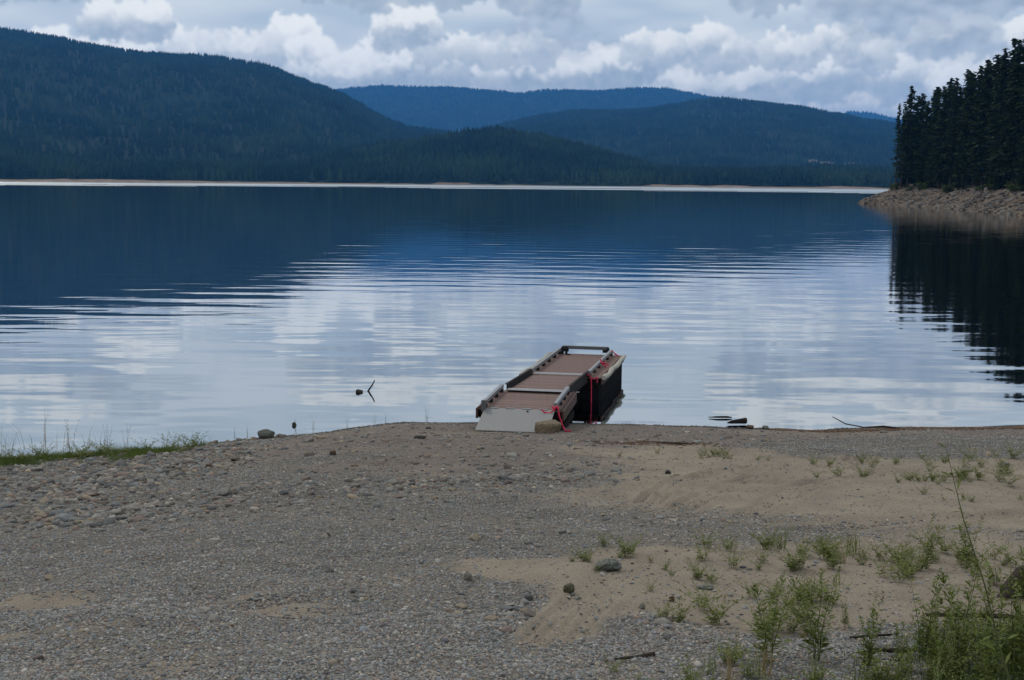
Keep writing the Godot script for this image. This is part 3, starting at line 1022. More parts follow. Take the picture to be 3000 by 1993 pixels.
func add_leaf(v: PackedVector3Array, n: PackedVector3Array, c: PackedColorArray, ix: PackedInt32Array, p: Vector3, dir: Vector3, r: RandomNumberGenerator, col: Color, wide: float) -> void:
	var side := dir.cross(Vector3(r.randf_range(-0.5, 0.5), 1.0, r.randf_range(-0.5, 0.5))).normalized() * dir.length() * wide * 0.5
	var nn := side.cross(dir).normalized()
	if nn.y < 0:
		nn = -nn
	var base := v.size()
	var sag := Vector3(0, -0.12 * dir.length(), 0)
	v.append_array([p, p + dir * 0.45 + side, p + dir * 0.5 + nn * dir.length() * -0.06, p + dir * 0.45 - side, p + dir + sag])
	var fn := (v[base + 2] - v[base]).cross(v[base + 1] - v[base]).normalized()
	n.append_array([fn, (fn + side.normalized() * 0.25).normalized(), fn, (fn - side.normalized() * 0.25).normalized(), fn])
	var cc := col.lerp(Color(col.g * 1.02, col.g * 1.08, col.b * 1.1), r.randf() * 0.6)      # leaves differ in hue
	c.append_array([cc, cc, cc, cc, cc])
	ix.append_array([base, base + 1, base + 2, base, base + 2, base + 3, base + 1, base + 4, base + 2, base + 2, base + 4, base + 3])

func build_trees() -> void:
	var kinds := []
	for k in 7:
		kinds.append(conifer_mesh(20 + k, 26.0, [4.2, 4.8, 3.7, 4.5, 3.3, 5.0, 2.6][k], [0.1, 0.06, 0.12, 0.05, 0.16, 0.08, 0.3][k], [0.05, 0.08, 0.12, 0.05, 0.2, 0.05, 0.55][k]))
	var r := RandomNumberGenerator.new()
	r.seed = 31
	var spots := []         # [along the shore from z, inland, height, kind]
	for e in [[-346.0, 9.2, 23.0, 6], [-340.0, 8.8, 21.0, 6], [-345.0, 11.5, 20.0, 1], [-341.0, 13.0, 24.0, 3], [-336.0, 12.0, 24.5, 5], [-331.0, 13.5, 26.0, 0], [-326.0, 12.0, 25.0, 2], [-343.0, 10.5, 22.0, 4], [-338.0, 10.0, 27.0, 0], [-334.0, 14.5, 25.0, 1], [-329.0, 10.5, 22.5, 3], [-323.0, 13.5, 25.0, 1], [-318.0, 10.5, 25.5, 5], [-312.0, 15.0, 27.0, 4], [-309.0, 10.5, 24.0, 2], [-303.0, 13.0, 26.0, 6], [-299.0, 11.0, 26.0, 0], [-293.0, 14.5, 27.5, 3], [-288.0, 11.0, 26.0, 5], [-282.0, 15.0, 28.5, 2], [-277.0, 11.5, 26.5, 1], [-270.0, 14.0, 28.5, 4], [-265.0, 11.0, 26.0, 0], [-259.0, 15.0, 28.5, 3], [-254.0, 11.5, 27.0, 5], [-247.0, 14.0, 29.0, 2], [-242.0, 11.0, 27.0, 1], [-236.0, 15.0, 29.0, 0], [-230.0, 11.5, 27.5, 3], [-223.0, 14.5, 29.0, 5], [-216.0, 11.5, 27.5, 4], [-208.0, 14.0, 29.0, 1], [-200.0, 11.5, 28.0, 0]]:
		spots.append(e)
	for k in 100:
		spots.append([-346.0 + 150.0 * (k + r.randf()) / 100.0, 17.0 + 34.0 * pow(r.randf(), 1.3), r.randf_range(23.0, 29.5) + 2.0 * k / 100.0, r.randi() % 6])
	for k in 34:
		spots.append([r.randf_range(-341.0, -200.0), r.randf_range(8.8, 12.5), r.randf_range(4.0, 13.0), [0, 1, 3, 5][r.randi() % 4]])
	var where := ["at the tip of the wooded point", "in the middle of the wooded point", "on the near part of the wooded point"]
	for e in spots:
		var best: Array = point_at[0]
		for q in point_at:
			if q[2] < 430.0 and absf(q[0].z - e[0]) < absf(best[0].z - e[0]):
				best = q
		var p: Vector3 = best[0] + best[1] * e[1]
		p.y = bank_h(e[1], best[2]) - 0.2
		var word := "slender" if e[3] in [2, 4] else ("broad" if e[3] in [1, 5] else "full")
		if e[2] < 16.0:
			word = "young low"
		if e[3] == 6:
			word = "thin half bare"
		var zone := 0 if e[0] < -305.0 else (1 if e[0] < -250.0 else 2)
		var row := "front" if e[1] < 12.6 else ("second" if e[1] < 17.0 else "inner")
		var t := thing("conifer_tree", "%s dark conifer in the %s row %s" % [word, row, where[zone]], "tree", p, r.randf() * TAU, "conifers of the wooded point")
		t.scale = Vector3.ONE * (e[2] / 26.0) * (1.0 + 0.2 * smoothstep(-318.0, -255.0, e[0]))
		part("trunk", kinds[e[3]][0], M.bark, t)
		part("crown", kinds[e[3]][1], M.needles, t)
	var shrubs := []
	for k in 3:
		shrubs.append(bush_mesh(90 + k, 1.4, 1.5, 420, 0.34, Color(0.055, 0.085, 0.025)))
	for k in 44:
		var e: Array = point_at[r.randi_range(int(point_at.size() * 0.33), int(point_at.size() * 0.73))]
		var d := r.randf_range(7.6, 11.0)
		var p: Vector3 = e[0] + e[1] * d
		p.y = bank_h(d, e[2]) - 0.1
		var o := lone("shrub", shrubs[k % 3], M.leaves, Transform3D(Basis(Vector3.UP, r.randf() * TAU).scaled(Vector3.ONE * r.randf_range(0.7, 1.5)), p))
		tag(o, "%s leafy shrub on the stony bank's top below the conifers %s" % [["low", "bushy", "ragged"][k % 3], "at the tip" if p.z < -305.0 else ("at the middle" if p.z < -250.0 else "on the near part")], "shrub", "shrubs along the bank top")

# ---------------------------------------------------------------- the dock
func rope(label: String, paths: Array, wide := 0.02) -> void:
	var t := thing("rope", label, "rope", paths[0][0])
	for p in paths:
		var pts := []
		var rad := []
		var c := Curve3D.new()
		for k in p.size():
			var tan_: Vector3 = (p[mini(k + 1, p.size() - 1)] - p[maxi(k - 1, 0)]) / 5.0
			c.add_point(p[k] - paths[0][0], -tan_, tan_)
		var m := int(maxf(5.0, c.get_baked_length() / 0.04))
		for k in m + 1:
			pts.append(c.sample_baked(c.get_baked_length() * k / m))
			rad.append(wide * (1.0 + 0.25 * sin(k * 1.7)))
		part("strand", tube(pts, rad, 6, 0.55), M.red_rope, t)

func kerb_rail(parent: Node3D, called: String, a: Vector3, b: Vector3, m: Material, blocks: int) -> void:
	var mid := (a + b) / 2
	var len := a.distance_to(b)
	var along := (b - a).normalized()
	var size := Vector3(0.075, 0.08, len) if absf(along.z) > absf(along.x) else Vector3(len, 0.085, 0.085)
	part(called, box_mesh(size, 0.008), m, parent, Transform3D(Basis(), mid + Vector3(0, 0.115, 0)))
	var bm := box_mesh(Vector3(0.08, 0.07, 0.12) if size.z > size.x else Vector3(0.12, 0.07, 0.08), 0.004)
	for k in blocks:
		part("rail_block", bm, M.dark_steel, parent, Transform3D(Basis(), a + along * (0.09 + (len - 0.18) * k / (blocks - 1)) + Vector3(0, 0.036, 0)))

func build_dock() -> void:
	var planks := [M.plank_a, M.plank_b, M.plank_c]
	# --- the landing that stands on the beach
	var g0 := 0.26
	var t := thing("dock_landing", "reddish plank landing with grey kerb rails standing on the beach", "dock", Vector3(0.16, g0, -24.0), -0.16)
	var deck := 0.66 - g0
	var n := 15
	var pm := box_mesh(Vector3(1.62, 0.03, 0.135), 0.004)
	for k in n:
		part("plank", pm, planks[(k * 7 + k / 3) % 3], t, Transform3D(Basis(), Vector3(0, deck - 0.015, -0.07 - k * 0.146)))
	for s in [-1, 1]:
		part("fascia_board", box_mesh(Vector3(0.045, 0.2, 2.22), 0.006), M.fascia, t, Transform3D(Basis(), Vector3(s * 0.835, deck - 0.1, -1.09)))
		kerb_rail(t, "kerb_rail", Vector3(s * 0.69, deck, 0.02), Vector3(s * 0.69, deck, -2.02), M.galvanised, 4)
		part("edge_board", box_mesh(Vector3(0.03, 0.025, 2.2), 0.004), M.fascia, t, Transform3D(Basis(), Vector3(s * 0.795, deck + 0.0135, -1.09)))
		for e in [-0.12, -1.0, -2.05]:
			part("leg", box_mesh(Vector3(0.1, 0.75, 0.1), 0.006), M.black_wood, t, Transform3D(Basis(), Vector3(s * 0.74, deck - 0.42, e)))
		part("skid", box_mesh(Vector3(0.14, 0.14, 2.1), 0.01), M.black_wood, t, Transform3D(Basis(), Vector3(s * 0.74, -0.05, -1.15)))
	part("front_beam", box_mesh(Vector3(1.58, 0.17, 0.05), 0.006), M.black_wood, t, Transform3D(Basis(), Vector3(0, deck - 0.12, -0.03)))
	part("rear_beam", box_mesh(Vector3(1.58, 0.17, 0.05), 0.006), M.black_wood, t, Transform3D(Basis(), Vector3(0, deck - 0.12, -2.15)))
	for k in 3:
		part("float_tub", box_mesh(Vector3(1.36, 0.34, 0.5), 0.05), M.black_plastic, t, Transform3D(Basis(), Vector3(0, deck - 0.215, -0.5 - k * 0.6)))
	part("corner_post", box_mesh(Vector3(0.09, 0.22, 0.09), 0.006), M.galvanised_dark, t, Transform3D(Basis(), Vector3(-0.69, deck + 0.06, 0.06)))
	# the sloping ribbed plate
	var foot := Vector3(0, 0.165, 1.02)
	var head := Vector3(0, deck + 0.004, 0.0)
	var slope := atan2(head.y - foot.y, foot.z - head.z)
	var len := foot.distance_to(head)
	var ramp := part("ramp_plate", box_mesh(Vector3(1.36, 0.014, len), 0.002), M.aluminium, t, Transform3D(Basis(Vector3.RIGHT, slope), (foot + head) / 2))
	var st := tool_()
	for k in 27:
		add_box(st, Vector3(-0.65 + k * 1.3 / 26.0, 0.0075, 0), Vector3(0.03, 0.004, len - 0.03), 0.0015)
	part("tread_ribs", st.commit(), M.aluminium, ramp)
	for k in 4:
		part("hinge_leaf", box_mesh(Vector3(0.17, 0.02, 0.06), 0.003), M.galvanised, t, Transform3D(Basis(), Vector3(-0.5 + k * 0.32, deck + 0.012, -0.005)))
	part("bolt", box_mesh(Vector3(0.04, 0.02, 0.03), 0.006), M.dark_steel, ramp, Transform3D(Basis(), Vector3(0.17, 0.02, -0.4)))

	# --- the gangway
	var a := Vector3(0.53, 0.68, -26.1)
	var b := Vector3(1.1, 0.57, -29.05)
	var dir := b - a
	var yaw := atan2(dir.x, -dir.z)
	var gl := dir.length()
	var w := thing("gangway", "sloping plank gangway between dark steel channels joining landing and float", "gangway", Vector3(a.x, 0.0, a.z), -yaw)
	var tilt := Basis(Vector3.RIGHT, asin(dir.y / gl))
	var at := func(x, y, z): return Transform3D(tilt, Vector3(0, a.y, 0) + tilt * Vector3(x, y, z))
	var gm := box_mesh(Vector3(1.2, 0.028, 0.134), 0.004)
	for k in 20:
		part("plank", gm, planks[(k * 5 + k / 4) % 3], w, at.call(0, -0.014, -0.06 - k * 0.1455))
	for s in [-1, 1]:
		st = tool_()
		add_box(st, Vector3(s * 0.645, 0.0, -gl / 2), Vector3(0.012, 0.24, gl), 0.002)
		add_box(st, Vector3(s * 0.665, 0.114, -gl / 2), Vector3(0.05, 0.012, gl - 0.01), 0.002)
		add_box(st, Vector3(s * 0.665, -0.114, -gl / 2), Vector3(0.05, 0.012, gl - 0.01), 0.002)
		part("side_channel", st.commit(), M.dark_steel, w)
		w.get_child(-1).transform = at.call(0, 0, 0)
	var lugs := tool_()
	for i in 30:
		for j in 2:
			add_box(lugs, Vector3(-0.58 + i * 0.04, 0.008, -0.05 + j * 0.1 + 0.02 * (i % 2)), Vector3(0.026, 0.006, 0.05), 0.002)
	var lug_mesh := lugs.commit()
	for z in [[0.07, 0.022], [-gl - 0.02, 0.022]]:
		var p := part("transition_plate", box_mesh(Vector3(1.24, 0.01, 0.3), 0.002), M.tread_plate, w, at.call(0, z[1], z[0]))
		part("tread_lugs", lug_mesh, M.tread_plate, p)

	# --- the float
	var f := thing("floating_dock", "floating dock with reddish planks, grey kerb rails and black float sides", "dock", Vector3(1.12, 0.0, -29.1), -0.21)
	deck = 0.53
	n = 27
	pm = box_mesh(Vector3(1.78, 0.03, 0.135), 0.004)
	for k in n:
		part("plank", pm, planks[(k * 7 + k / 2) % 3], f, Transform3D(Basis(), Vector3(0.06, deck - 0.015, -0.07 - k * 0.1455)))
	var fl := n * 0.1455
	for s in [-1, 1]:
		var x: float = s * 0.68
		kerb_rail(f, "kerb_rail", Vector3(x, deck, 0.05), Vector3(x, deck, -fl + 0.05), M.galvanised, 6)
		var ox: float = 0.06 + s * 0.92
		part("fascia_board", box_mesh(Vector3(0.045, 0.16, fl + 0.02), 0.006), M.fascia, f, Transform3D(Basis(), Vector3(ox, deck - 0.085, -fl / 2)))
		var pts := []
		var rad := []
		for k in 25:
			var q := k / 24.0
			pts.append(Vector3(ox + s * (0.05 + 0.012 * sin(q * 11.0)), deck + 0.0 + 0.016 * sin(q * 17.0 + s) - 0.02 * sin(q * PI), 0.06 - fl * q))
			rad.append(0.055 + 0.006 * sin(q * 23.0))
		part("foam_fender", tube(pts, rad, 9), M.foam, f)
		for k in 6:
			var z := -0.35 - k * (fl - 0.65) / 5.0
			st = tool_()
			add_box(st, Vector3(0, 0, 0), Vector3(0.5, 0.66, 0.6), 0.05)
			for q in 4:
				add_box(st, Vector3(s * 0.25, 0, -0.21 + q * 0.14), Vector3(0.03, 0.6, 0.05), 0.012)
			part("float_tub", st.commit(), M.black_plastic, f, Transform3D(Basis(), Vector3(ox - s * 0.28, 0.1, z)))
		part("side_beam", box_mesh(Vector3(0.06, 0.14, fl), 0.006), M.black_wood, f, Transform3D(Basis(), Vector3(ox - s * 0.08, deck - 0.21, -fl / 2)))
	part("end_beam", box_mesh(Vector3(1.7, 0.18, 0.06), 0.006), M.black_wood, f, Transform3D(Basis(), Vector3(0.06, deck - 0.13, 0.0)))
	part("end_beam", box_mesh(Vector3(1.7, 0.18, 0.06), 0.006), M.black_wood, f, Transform3D(Basis(), Vector3(0.06, deck - 0.13, -fl + 0.02)))
	kerb_rail(f, "end_rail", Vector3(-0.6, deck + 0.06, -fl + 0.06), Vector3(0.6, deck + 0.06, -fl + 0.06), M.galvanised_dark, 2)
	for x in [-0.6, -0.5, 0.6]:
		part("rail_post", box_mesh(Vector3(0.06, 0.2, 0.06), 0.004), M.dark_steel, f, Transform3D(Basis(), Vector3(x, deck + 0.1, -fl + 0.12)))
	part("cleat", box_mesh(Vector3(0.12, 0.03, 0.04), 0.01), M.dark_steel, f, Transform3D(Basis(), Vector3(-0.42, deck + 0.018, -fl + 0.3)))

	# --- the red ropes
	var L: Transform3D = t.transform
	var Fd: Transform3D = f.transform
	var q0: Vector3 = L * Vector3(0.69, 0.66 - g0 + 0.07, 0.07)
	rope("red rope knotted at the landing's kerb rail, its tail trailing to the ground", [[q0 + Vector3(-0.06, 0.03, 0.0), q0 + Vector3(0.0, -0.02, 0.04), q0 + Vector3(0.05, 0.04, 0.02), q0 + Vector3(0.08, -0.15, 0.03), q0 + Vector3(0.14, -0.32, 0.05), q0 + Vector3(0.2, -0.425, 0.15), q0 + Vector3(0.3, -0.405, 0.2)], [q0 + Vector3(0.01, 0.0, 0.05), q0 + Vector3(-0.1, -0.1, 0.06), q0 + Vector3(-0.2, -0.08, 0.04), q0 + Vector3(-0.26, -0.03, 0.02)], [q0 + Vector3(-0.04, -0.01, 0.045), q0 + Vector3(0.02, 0.03, 0.05), q0 + Vector3(0.06, -0.02, 0.04)]], 0.016)
	q0 = Fd * Vector3(0.68, 0.53 + 0.06, 0.1)
	rope("red rope hanging from the float's near rail end down into the water", [[q0 + Vector3(-0.03, 0.03, 0), q0 + Vector3(0.03, 0.0, 0.03), q0 + Vector3(0.06, -0.1, 0.05), q0 + Vector3(0.07, -0.35, 0.06), q0 + Vector3(0.07, -0.62, 0.06)], [q0 + Vector3(0.04, -0.06, 0.04), q0 + Vector3(0.14, -0.08, 0.06), q0 + Vector3(0.2, -0.02, 0.04), q0 + Vector3(0.2, -0.16, 0.05)]], 0.014)
	q0 = Fd * Vector3(0.72, 0.53 + 0.12, -1.6)
	rope("red rope bow tied on the middle of the float's rail", [[q0 + Vector3(-0.08, -0.08, 0.1), q0 + Vector3(0.0, 0.02, 0), q0 + Vector3(0.06, -0.05, -0.04), q0 + Vector3(0.14, -0.09, 0.05)], [q0 + Vector3(0.0, 0.08, -0.06), q0 + Vector3(0.02, 0.0, 0.0), q0 + Vector3(0.1, -0.01, -0.08), q0 + Vector3(0.2, -0.07, -0.02)]], 0.018)
	q0 = Fd * Vector3(0.72, 0.53 + 0.12, -3.6)
	rope("red rope end tied at the far end of the float's rail", [[q0 + Vector3(-0.06, 0.0, 0), q0 + Vector3(0.03, 0.02, 0), q0 + Vector3(0.1, -0.06, 0.0), q0 + Vector3(0.2, -0.1, 0.04)]], 0.018)

# ---------------------------------------------------------------- plants and driftwood
func weed_mesh(seed_: int, stems: int, tall: float, lean: float, leaf: float, every: float, col: Color, wide := 0.3, bunch := 2) -> Array:
	var r := RandomNumberGenerator.new()
	r.seed = seed_
	var st := tool_()
	var v := PackedVector3Array()
	var n := PackedVector3Array()
	var c := PackedColorArray()
	var ix := PackedInt32Array()
	for k in stems:
		var az := r.randf() * TAU
		var out := Vector3(cos(az), 0, sin(az))
		var h := tall * r.randf_range(0.55, 1.0)
		var l := lean * r.randf_range(0.3, 1.2)
		var pts := []
		var rad := []
		for q in 6:
			var f := q / 5.0
			pts.append(out * (0.02 + l * h * f * f) + Vector3(r.randf_range(-0.01, 0.01) * tall, h * f * (1.0 - 0.12 * l * f), r.randf_range(-0.01, 0.01) * tall))
			rad.append(maxf(0.0045 * tall * (1.15 - f), 0.0007))
		add_tube(st, pts, rad, 4)
		var y := 0.12
		while y < 1.0:
			var i := mini(int(y * 5.0), 4)
			var p: Vector3 = pts[i].lerp(pts[i + 1], y * 5.0 - i)
			for q in bunch:
				var a2 := r.randf() * TAU
				var d := Vector3(cos(a2), r.randf_range(0.1, 0.9) + (0.6 if y > 0.85 else 0.0), sin(a2)).normalized()
				var ll := leaf * r.randf_range(0.55, 1.25) * (1.0 - 0.45 * y)
				var off := d * leaf * r.randf_range(0.0, 0.9) * (1.0 - y)
				add_leaf(v, n, c, ix, p + off, d * ll, r, col, wide)
			y += every * r.randf_range(0.6, 1.4)
	return [st.commit(), mesh_of(v, ix, n, c)]

func tuft_mesh(seed_: int, blades: int, tall: float, spread: float, col: Color) -> ArrayMesh:
	var r := RandomNumberGenerator.new()
	r.seed = seed_
	var v := PackedVector3Array()
	var n := PackedVector3Array()
	var c := PackedColorArray()
	var ix := PackedInt32Array()
	for k in blades:
		var az := r.randf() * TAU
		var out := Vector3(cos(az), 0, sin(az))
		var side := Vector3(-out.z, 0, out.x) * 0.0028 * (0.5 + tall)
		var p := Vector3(r.randf_range(-1, 1), 0, r.randf_range(-1, 1)) * spread * 0.4
		var h := tall * r.randf_range(0.4, 1.0)
		var l := r.randf_range(0.1, 0.9) * h * 0.8
		var base := v.size()
		var m := p + out * l * 0.3 + Vector3(0, h * 0.65, 0)
		v.append_array([p - side, p + side, m - side * 0.8, m + side * 0.8, p + out * l + Vector3(0, h, 0)])
		for q in 5:
			n.append((v[base + 1] - v[base]).cross(m - v[base]).normalized())
			c.append(col * r.randf_range(0.7, 1.3))
		ix.append_array([base, base + 2, base + 1, base + 1, base + 2, base + 3, base + 2, base + 4, base + 3])
	return mesh_of(v, ix, n, c)

func plant(called: String, label: String, category: String, group: String, meshes: Array, p: Vector2, size: float, turn: float, leafm: Material) -> Node3D:
	var t := thing(called, label, category, Vector3(p.x, ground_h(p.x, p.y) - 0.005, p.y), turn, group)
	t.scale = Vector3.ONE * size
	part("stems", meshes[0], M.stem, t)
	part("leaves", meshes[1], leafm, t)
	return t

func build_plants() -> void:
	var r := RandomNumberGenerator.new()
	r.seed = 12
	var green := Color(0.1, 0.135, 0.028)
	var tall := []
	for k in 5:
		tall.append(weed_mesh(200 + k, 4 + k % 3, 0.75, 0.28, 0.075, 0.035, green, 0.3, 3))
	var low := []
	for k in 6:
		low.append(weed_mesh(230 + k, 7 + k, 0.2, 0.9, 0.035, 0.09, Color(0.13, 0.155, 0.04), 0.42, 2))
	var thin := []
	for k in 3:
		thin.append(weed_mesh(260 + k, 3, 0.6, 0.2, 0.04, 0.1, Color(0.1, 0.13, 0.05), 0.35, 2))
	var pale := []
	for k in 2:
		pale.append(weed_mesh(270 + k, 7, 0.75, 0.35, 0.038, 0.028, Color(0.2, 0.24, 0.09), 0.3, 3))
	# tall weeds at the near right
	for e in [[1.33, -6.25, 0.86, 0], [1.62, -6.42, 0.8, 1], [1.8, -6.15, 0.62, 2], [2.02, -6.3, 0.5, 3], [2.2, -6.5, 0.75, 1], [2.28, -6.2, 0.7, 4], [2.42, -6.55, 0.95, 0], [2.52, -6.1, 0.72, 2], [2.62, -6.6, 0.8, 3], [2.8, -6.3, 0.82, 4], [2.95, -6.7, 0.9, 1], [3.05, -6.4, 1.0, 0], [2.1, -5.9, 0.5, 2], [2.45, -5.7, 0.6, 3], [2.7, -5.8, 0.7, 1], [1.85, -5.75, 0.45, 4], [3.2, -7.2, 0.9, 3], [3.35, -8.0, 0.8, 2], [3.5, -9.4, 0.7, 1], [3.1, -9.2, 0.6, 4], [2.0, -7.3, 0.3, 0], [2.9, -5.95, 0.85, 0], [2.25, -5.75, 0.62, 1], [2.55, -5.95, 0.78, 0], [2.35, -5.9, 0.66, 4], [2.72, -6.05, 0.9, 2], [2.85, -6.15, 0.95, 3], [2.6, -5.55, 0.7, 0], [2.15, -6.1, 0.6, 2], [3.1, -6.05, 1.0, 1]]:
		plant("tall_weed", "%s upright green weed with narrow leaves %s" % ["tall" if e[2] > 0.82 else ("short" if e[2] < 0.6 else "bushy"), "at the open edge of the near thicket" if e[0] < 1.9 else ("behind the thicket beside the stump" if e[1] < -6.85 else ("in the back of the near thicket" if e[1] < -6.2 else "in the front of the near thicket"))], "weed", "tall weeds at the near right", tall[e[3]], Vector2(e[0], e[1]), e[2], r.randf() * TAU, M.leaves)
	for e in [[2.72, -6.45, 0.85, 0], [3.0, -6.15, 0.95, 1], [2.35, -6.35, 0.6, 1], [3.12, -6.9, 0.9, 0], [1.95, -5.6, 0.4, 1]]:
		plant("flowering_weed", "pale yellow flowering weed standing in the near thicket", "weed", "flowering weeds in the thicket", pale[e[3]], Vector2(e[0], e[1]), e[2], r.randf() * TAU, M.leaves)
	var lw := weed_mesh(291, 1, 1.9, 0.01, 0.1, 0.035, green, 0.28, 2)
	var t := plant("tall_weed", "single long weed stem leaning over the whole thicket", "weed", "tall weeds at the near right", lw, Vector2(2.0, -4.5), 0.75, 0.3, M.leaves)
	t.rotation = Vector3(0, 0, 0.34)
	# low weeds on the sand: scattered where the photograph shows them
	var zones := [[2.6, -9.6, 1.4, 0.45, 34, 1.0], [3.0, -9.0, 0.9, 0.5, 14, 1.0], [1.5, -8.9, 0.5, 0.5, 9, 0.8], [1.75, -8.0, 0.5, 0.4, 10, 1.0], [1.6, -7.3, 0.35, 0.3, 9, 1.1], [0.9, -9.3, 0.5, 0.3, 6, 0.5], [5.2, -15.4, 1.4, 0.6, 20, 0.95], [4.9, -18.0, 1.6, 0.9, 13, 1.0], [6.6, -16.3, 0.8, 1.2, 14, 1.15], [7.6, -18.2, 1.0, 1.0, 12, 1.4], [3.2, -18.8, 1.2, 0.6, 12, 0.8], [4.2, -13.0, 1.4, 0.8, 5, 0.6], [1.2, -6.3, 0.3, 0.5, 7, 0.8], [2.3, -6.0, 0.8, 0.5, 26, 1.0], [0.98, -7.45, 0.1, 0.1, 2, 1.1], [0.7, -5.75, 0.35, 0.3, 5, 0.7]]
	var words := ["on the near sand beyond the thicket", "on the near sand beyond the thicket", "on the sand beside the grey slab", "on the sand before the tall weeds", "at the open edge of the tall weeds", "beside the tyre track behind the grey slab", "on the middle of the far sand", "on the back of the far sand", "on the far sand toward the wooded point", "beside the grey gravel bank", "near the tyre marks by the water", "on the tracked sand spread", "on the gravel before the thicket", "under the tall weeds of the thicket", "by the cream pebble", "on the gravel at the near edge of the beach"]
	for z in zones.size():
		var e: Array = zones[z]
		for k in e[4]:
			var p := Vector2(e[0] + r.randfn(0, 0.55) * e[2], e[1] + r.randfn(0, 0.55) * e[3])
			plant("low_weed", ["small sparse", "leafy", "spreading"][r.randi() % 3] + " green weed " + words[z], "weed", "low weeds on the sand", low[r.randi() % 6], p, e[5] * r.randf_range(0.55, 1.15), r.randf() * TAU, M.leaves)
	# grass tufts
	var tufts := []
	for k in 3:
		tufts.append(tuft_mesh(310 + k, 26, 0.22, 0.12, Color(0.12, 0.15, 0.045)))
	var dry := tuft_mesh(320, 24, 0.26, 0.1, Color(0.26, 0.19, 0.12))
	for e in [[2.05, -8.35, 0.7], [2.28, -8.55, 0.7], [1.82, -8.3, 0.55], [2.35, -7.0, 0.8], [1.2, -5.95, 0.9], [0.98, -6.0, 0.7], [1.5, -5.85, 0.9], [2.15, -9.9, 1.2], [2.7, -9.8, 1.2]]:
		var o := lone("grass_tuft", tufts[r.randi() % 3], M.leaves, Transform3D(Basis(Vector3.UP, r.randf() * TAU).scaled(Vector3.ONE * e[2]), Vector3(e[0], ground_h(e[0], e[1]) - 0.005, e[1])))
		tag(o, "tuft of green grass blades on the near sand", "grass tuft", "grass tufts on the near sand")
	for e in [[1.26, -6.02, 0.9], [2.32, -6.75, 1.2], [2.5, -9.3, 0.8], [1.05, -5.75, 0.9], [1.7, -7.1, 0.5]]:
		var o := lone("dry_tuft", dry, M.leaves, Transform3D(Basis(Vector3.UP, r.randf() * TAU).scaled(Vector3.ONE * e[2]), Vector3(e[0], ground_h(e[0], e[1]) - 0.005, e[1])))
		tag(o, "tuft of dry brown stalks among the near weeds", "grass tuft", "dry tufts among the near weeds")
	# the green mat at the bottom right
	var buf := PackedFloat32Array()
	for k in 3000:
		var x := r.randf_range(1.2, 3.6)
		var d := r.randf_range(4.9, 7.3)
		if r.randf() > smoothstep(1.0, 2.2, x - (d - 5.4) * 0.7):
			continue
		var s := r.randf_range(0.4, 1.0)
		push(buf, Basis(Vector3.UP, r.randf() * TAU) * Basis.from_scale(Vector3.ONE * s), Vector3(x, ground_h(x, -d), -d), Color(1, 1, 1) * r.randf_range(0.7, 1.2))
	var g := scatter("ground_cover", tuft_mesh(330, 14, 0.12, 0.2, Color(0.075, 0.11, 0.025)), M.leaves, buf)
	tag(g, "mat of short green grass under the near weeds", "grass", "", "stuff")
	# the grassy edge of the left shore
	buf = PackedFloat32Array()
	for k in 11000:
		var x := r.randf_range(-10.8, -4.6)
		var z := -shore_z(x) + r.randf_range(0.02, 2.9)
		var m := 0.3 + nf.get_noise_2d(x * 60.0, z * 110.0) * 1.3 + nf.get_noise_2d(x * 24.0 + 7.0, z * 40.0) * 0.8 - absf(z + shore_z(x) - 1.1) * 0.45 - smoothstep(-6.4, -5.0, x) * 0.8
		if r.randf() > m or z > -shore_z(x) + 2.8 or z < -shore_z(x) + 0.03:
			continue
		push(buf, Basis(Vector3.UP, r.randf() * TAU) * Basis.from_scale(Vector3.ONE * r.randf_range(0.5, 1.2)), Vector3(x, ground_h(x, z), z), Color(1, 1, 1) * r.randf_range(0.7, 1.25))
	g = scatter("shore_grass", tuft_mesh(331, 16, 0.17, 0.26, Color(0.11, 0.145, 0.038)), M.leaves, buf)
	tag(g, "low bright green grass mat along the left waterline", "grass", "", "stuff")
	for k in 30:
		var x := r.randf_range(-10.0, -5.6)
		var z := -shore_z(x) + r.randf_range(0.1, 1.4)
		plant("low_weed", ["small", "leafy", "taller"][k % 3] + " green weed in the grass along the left waterline", "weed", "low weeds on the sand", low[r.randi() % 6], Vector2(x, z), r.randf_range(1.0, 1.9), r.randf() * TAU, M.leaves)
	for e in [[-7.85, -22.2, 1.35], [-7.25, -22.4, 1.1], [-6.95, -22.5, 1.2], [-7.6, -22.3, 0.8], [-6.3, -22.7, 0.9], [-8.7, -21.6, 0.8], [-5.2, -23.5, 0.7], [-5.0, -23.7, 0.7], [-4.2, -24.4, 0.8], [-3.95, -24.9, 0.7], [-3.3, -25.1, 0.55], [-2.8, -25.55, 0.6], [-2.6, -25.7, 0.5], [-1.75, -25.9, 0.75], [-8.75, -20.0, 1.1], [-9.3, -21.4, 0.9], [-6.0, -22.9, 0.6], [-5.6, -23.2, 0.5]]:
		plant("thin_weed", "thin upright weed standing against the water at the left shore" if e[0] < -5.5 else "small upright weed at the bare water's edge left of the landing", "weed", "thin weeds along the left shore", thin[r.randi() % 3], Vector2(e[0], e[1]), e[2], r.randf() * TAU, M.leaves)
	var stalk := tuft_mesh(340, 9, 0.9, 0.5, Color(0.24, 0.2, 0.13))
	for e in [[-8.9, -21.9], [-8.4, -22.0], [-8.0, -22.2], [-9.0, -21.6], [-7.4, -22.3]]:
		var o := lone("dry_stalks", stalk, M.leaves, Transform3D(Basis(Vector3.UP, r.randf() * TAU).scaled(Vector3.ONE * r.randf_range(0.7, 1.1)), Vector3(e[0], ground_h(e[0], e[1]), e[1])))
		tag(o, "sparse dry grass stalks rising against the water", "grass tuft", "dry stalks at the left shore")

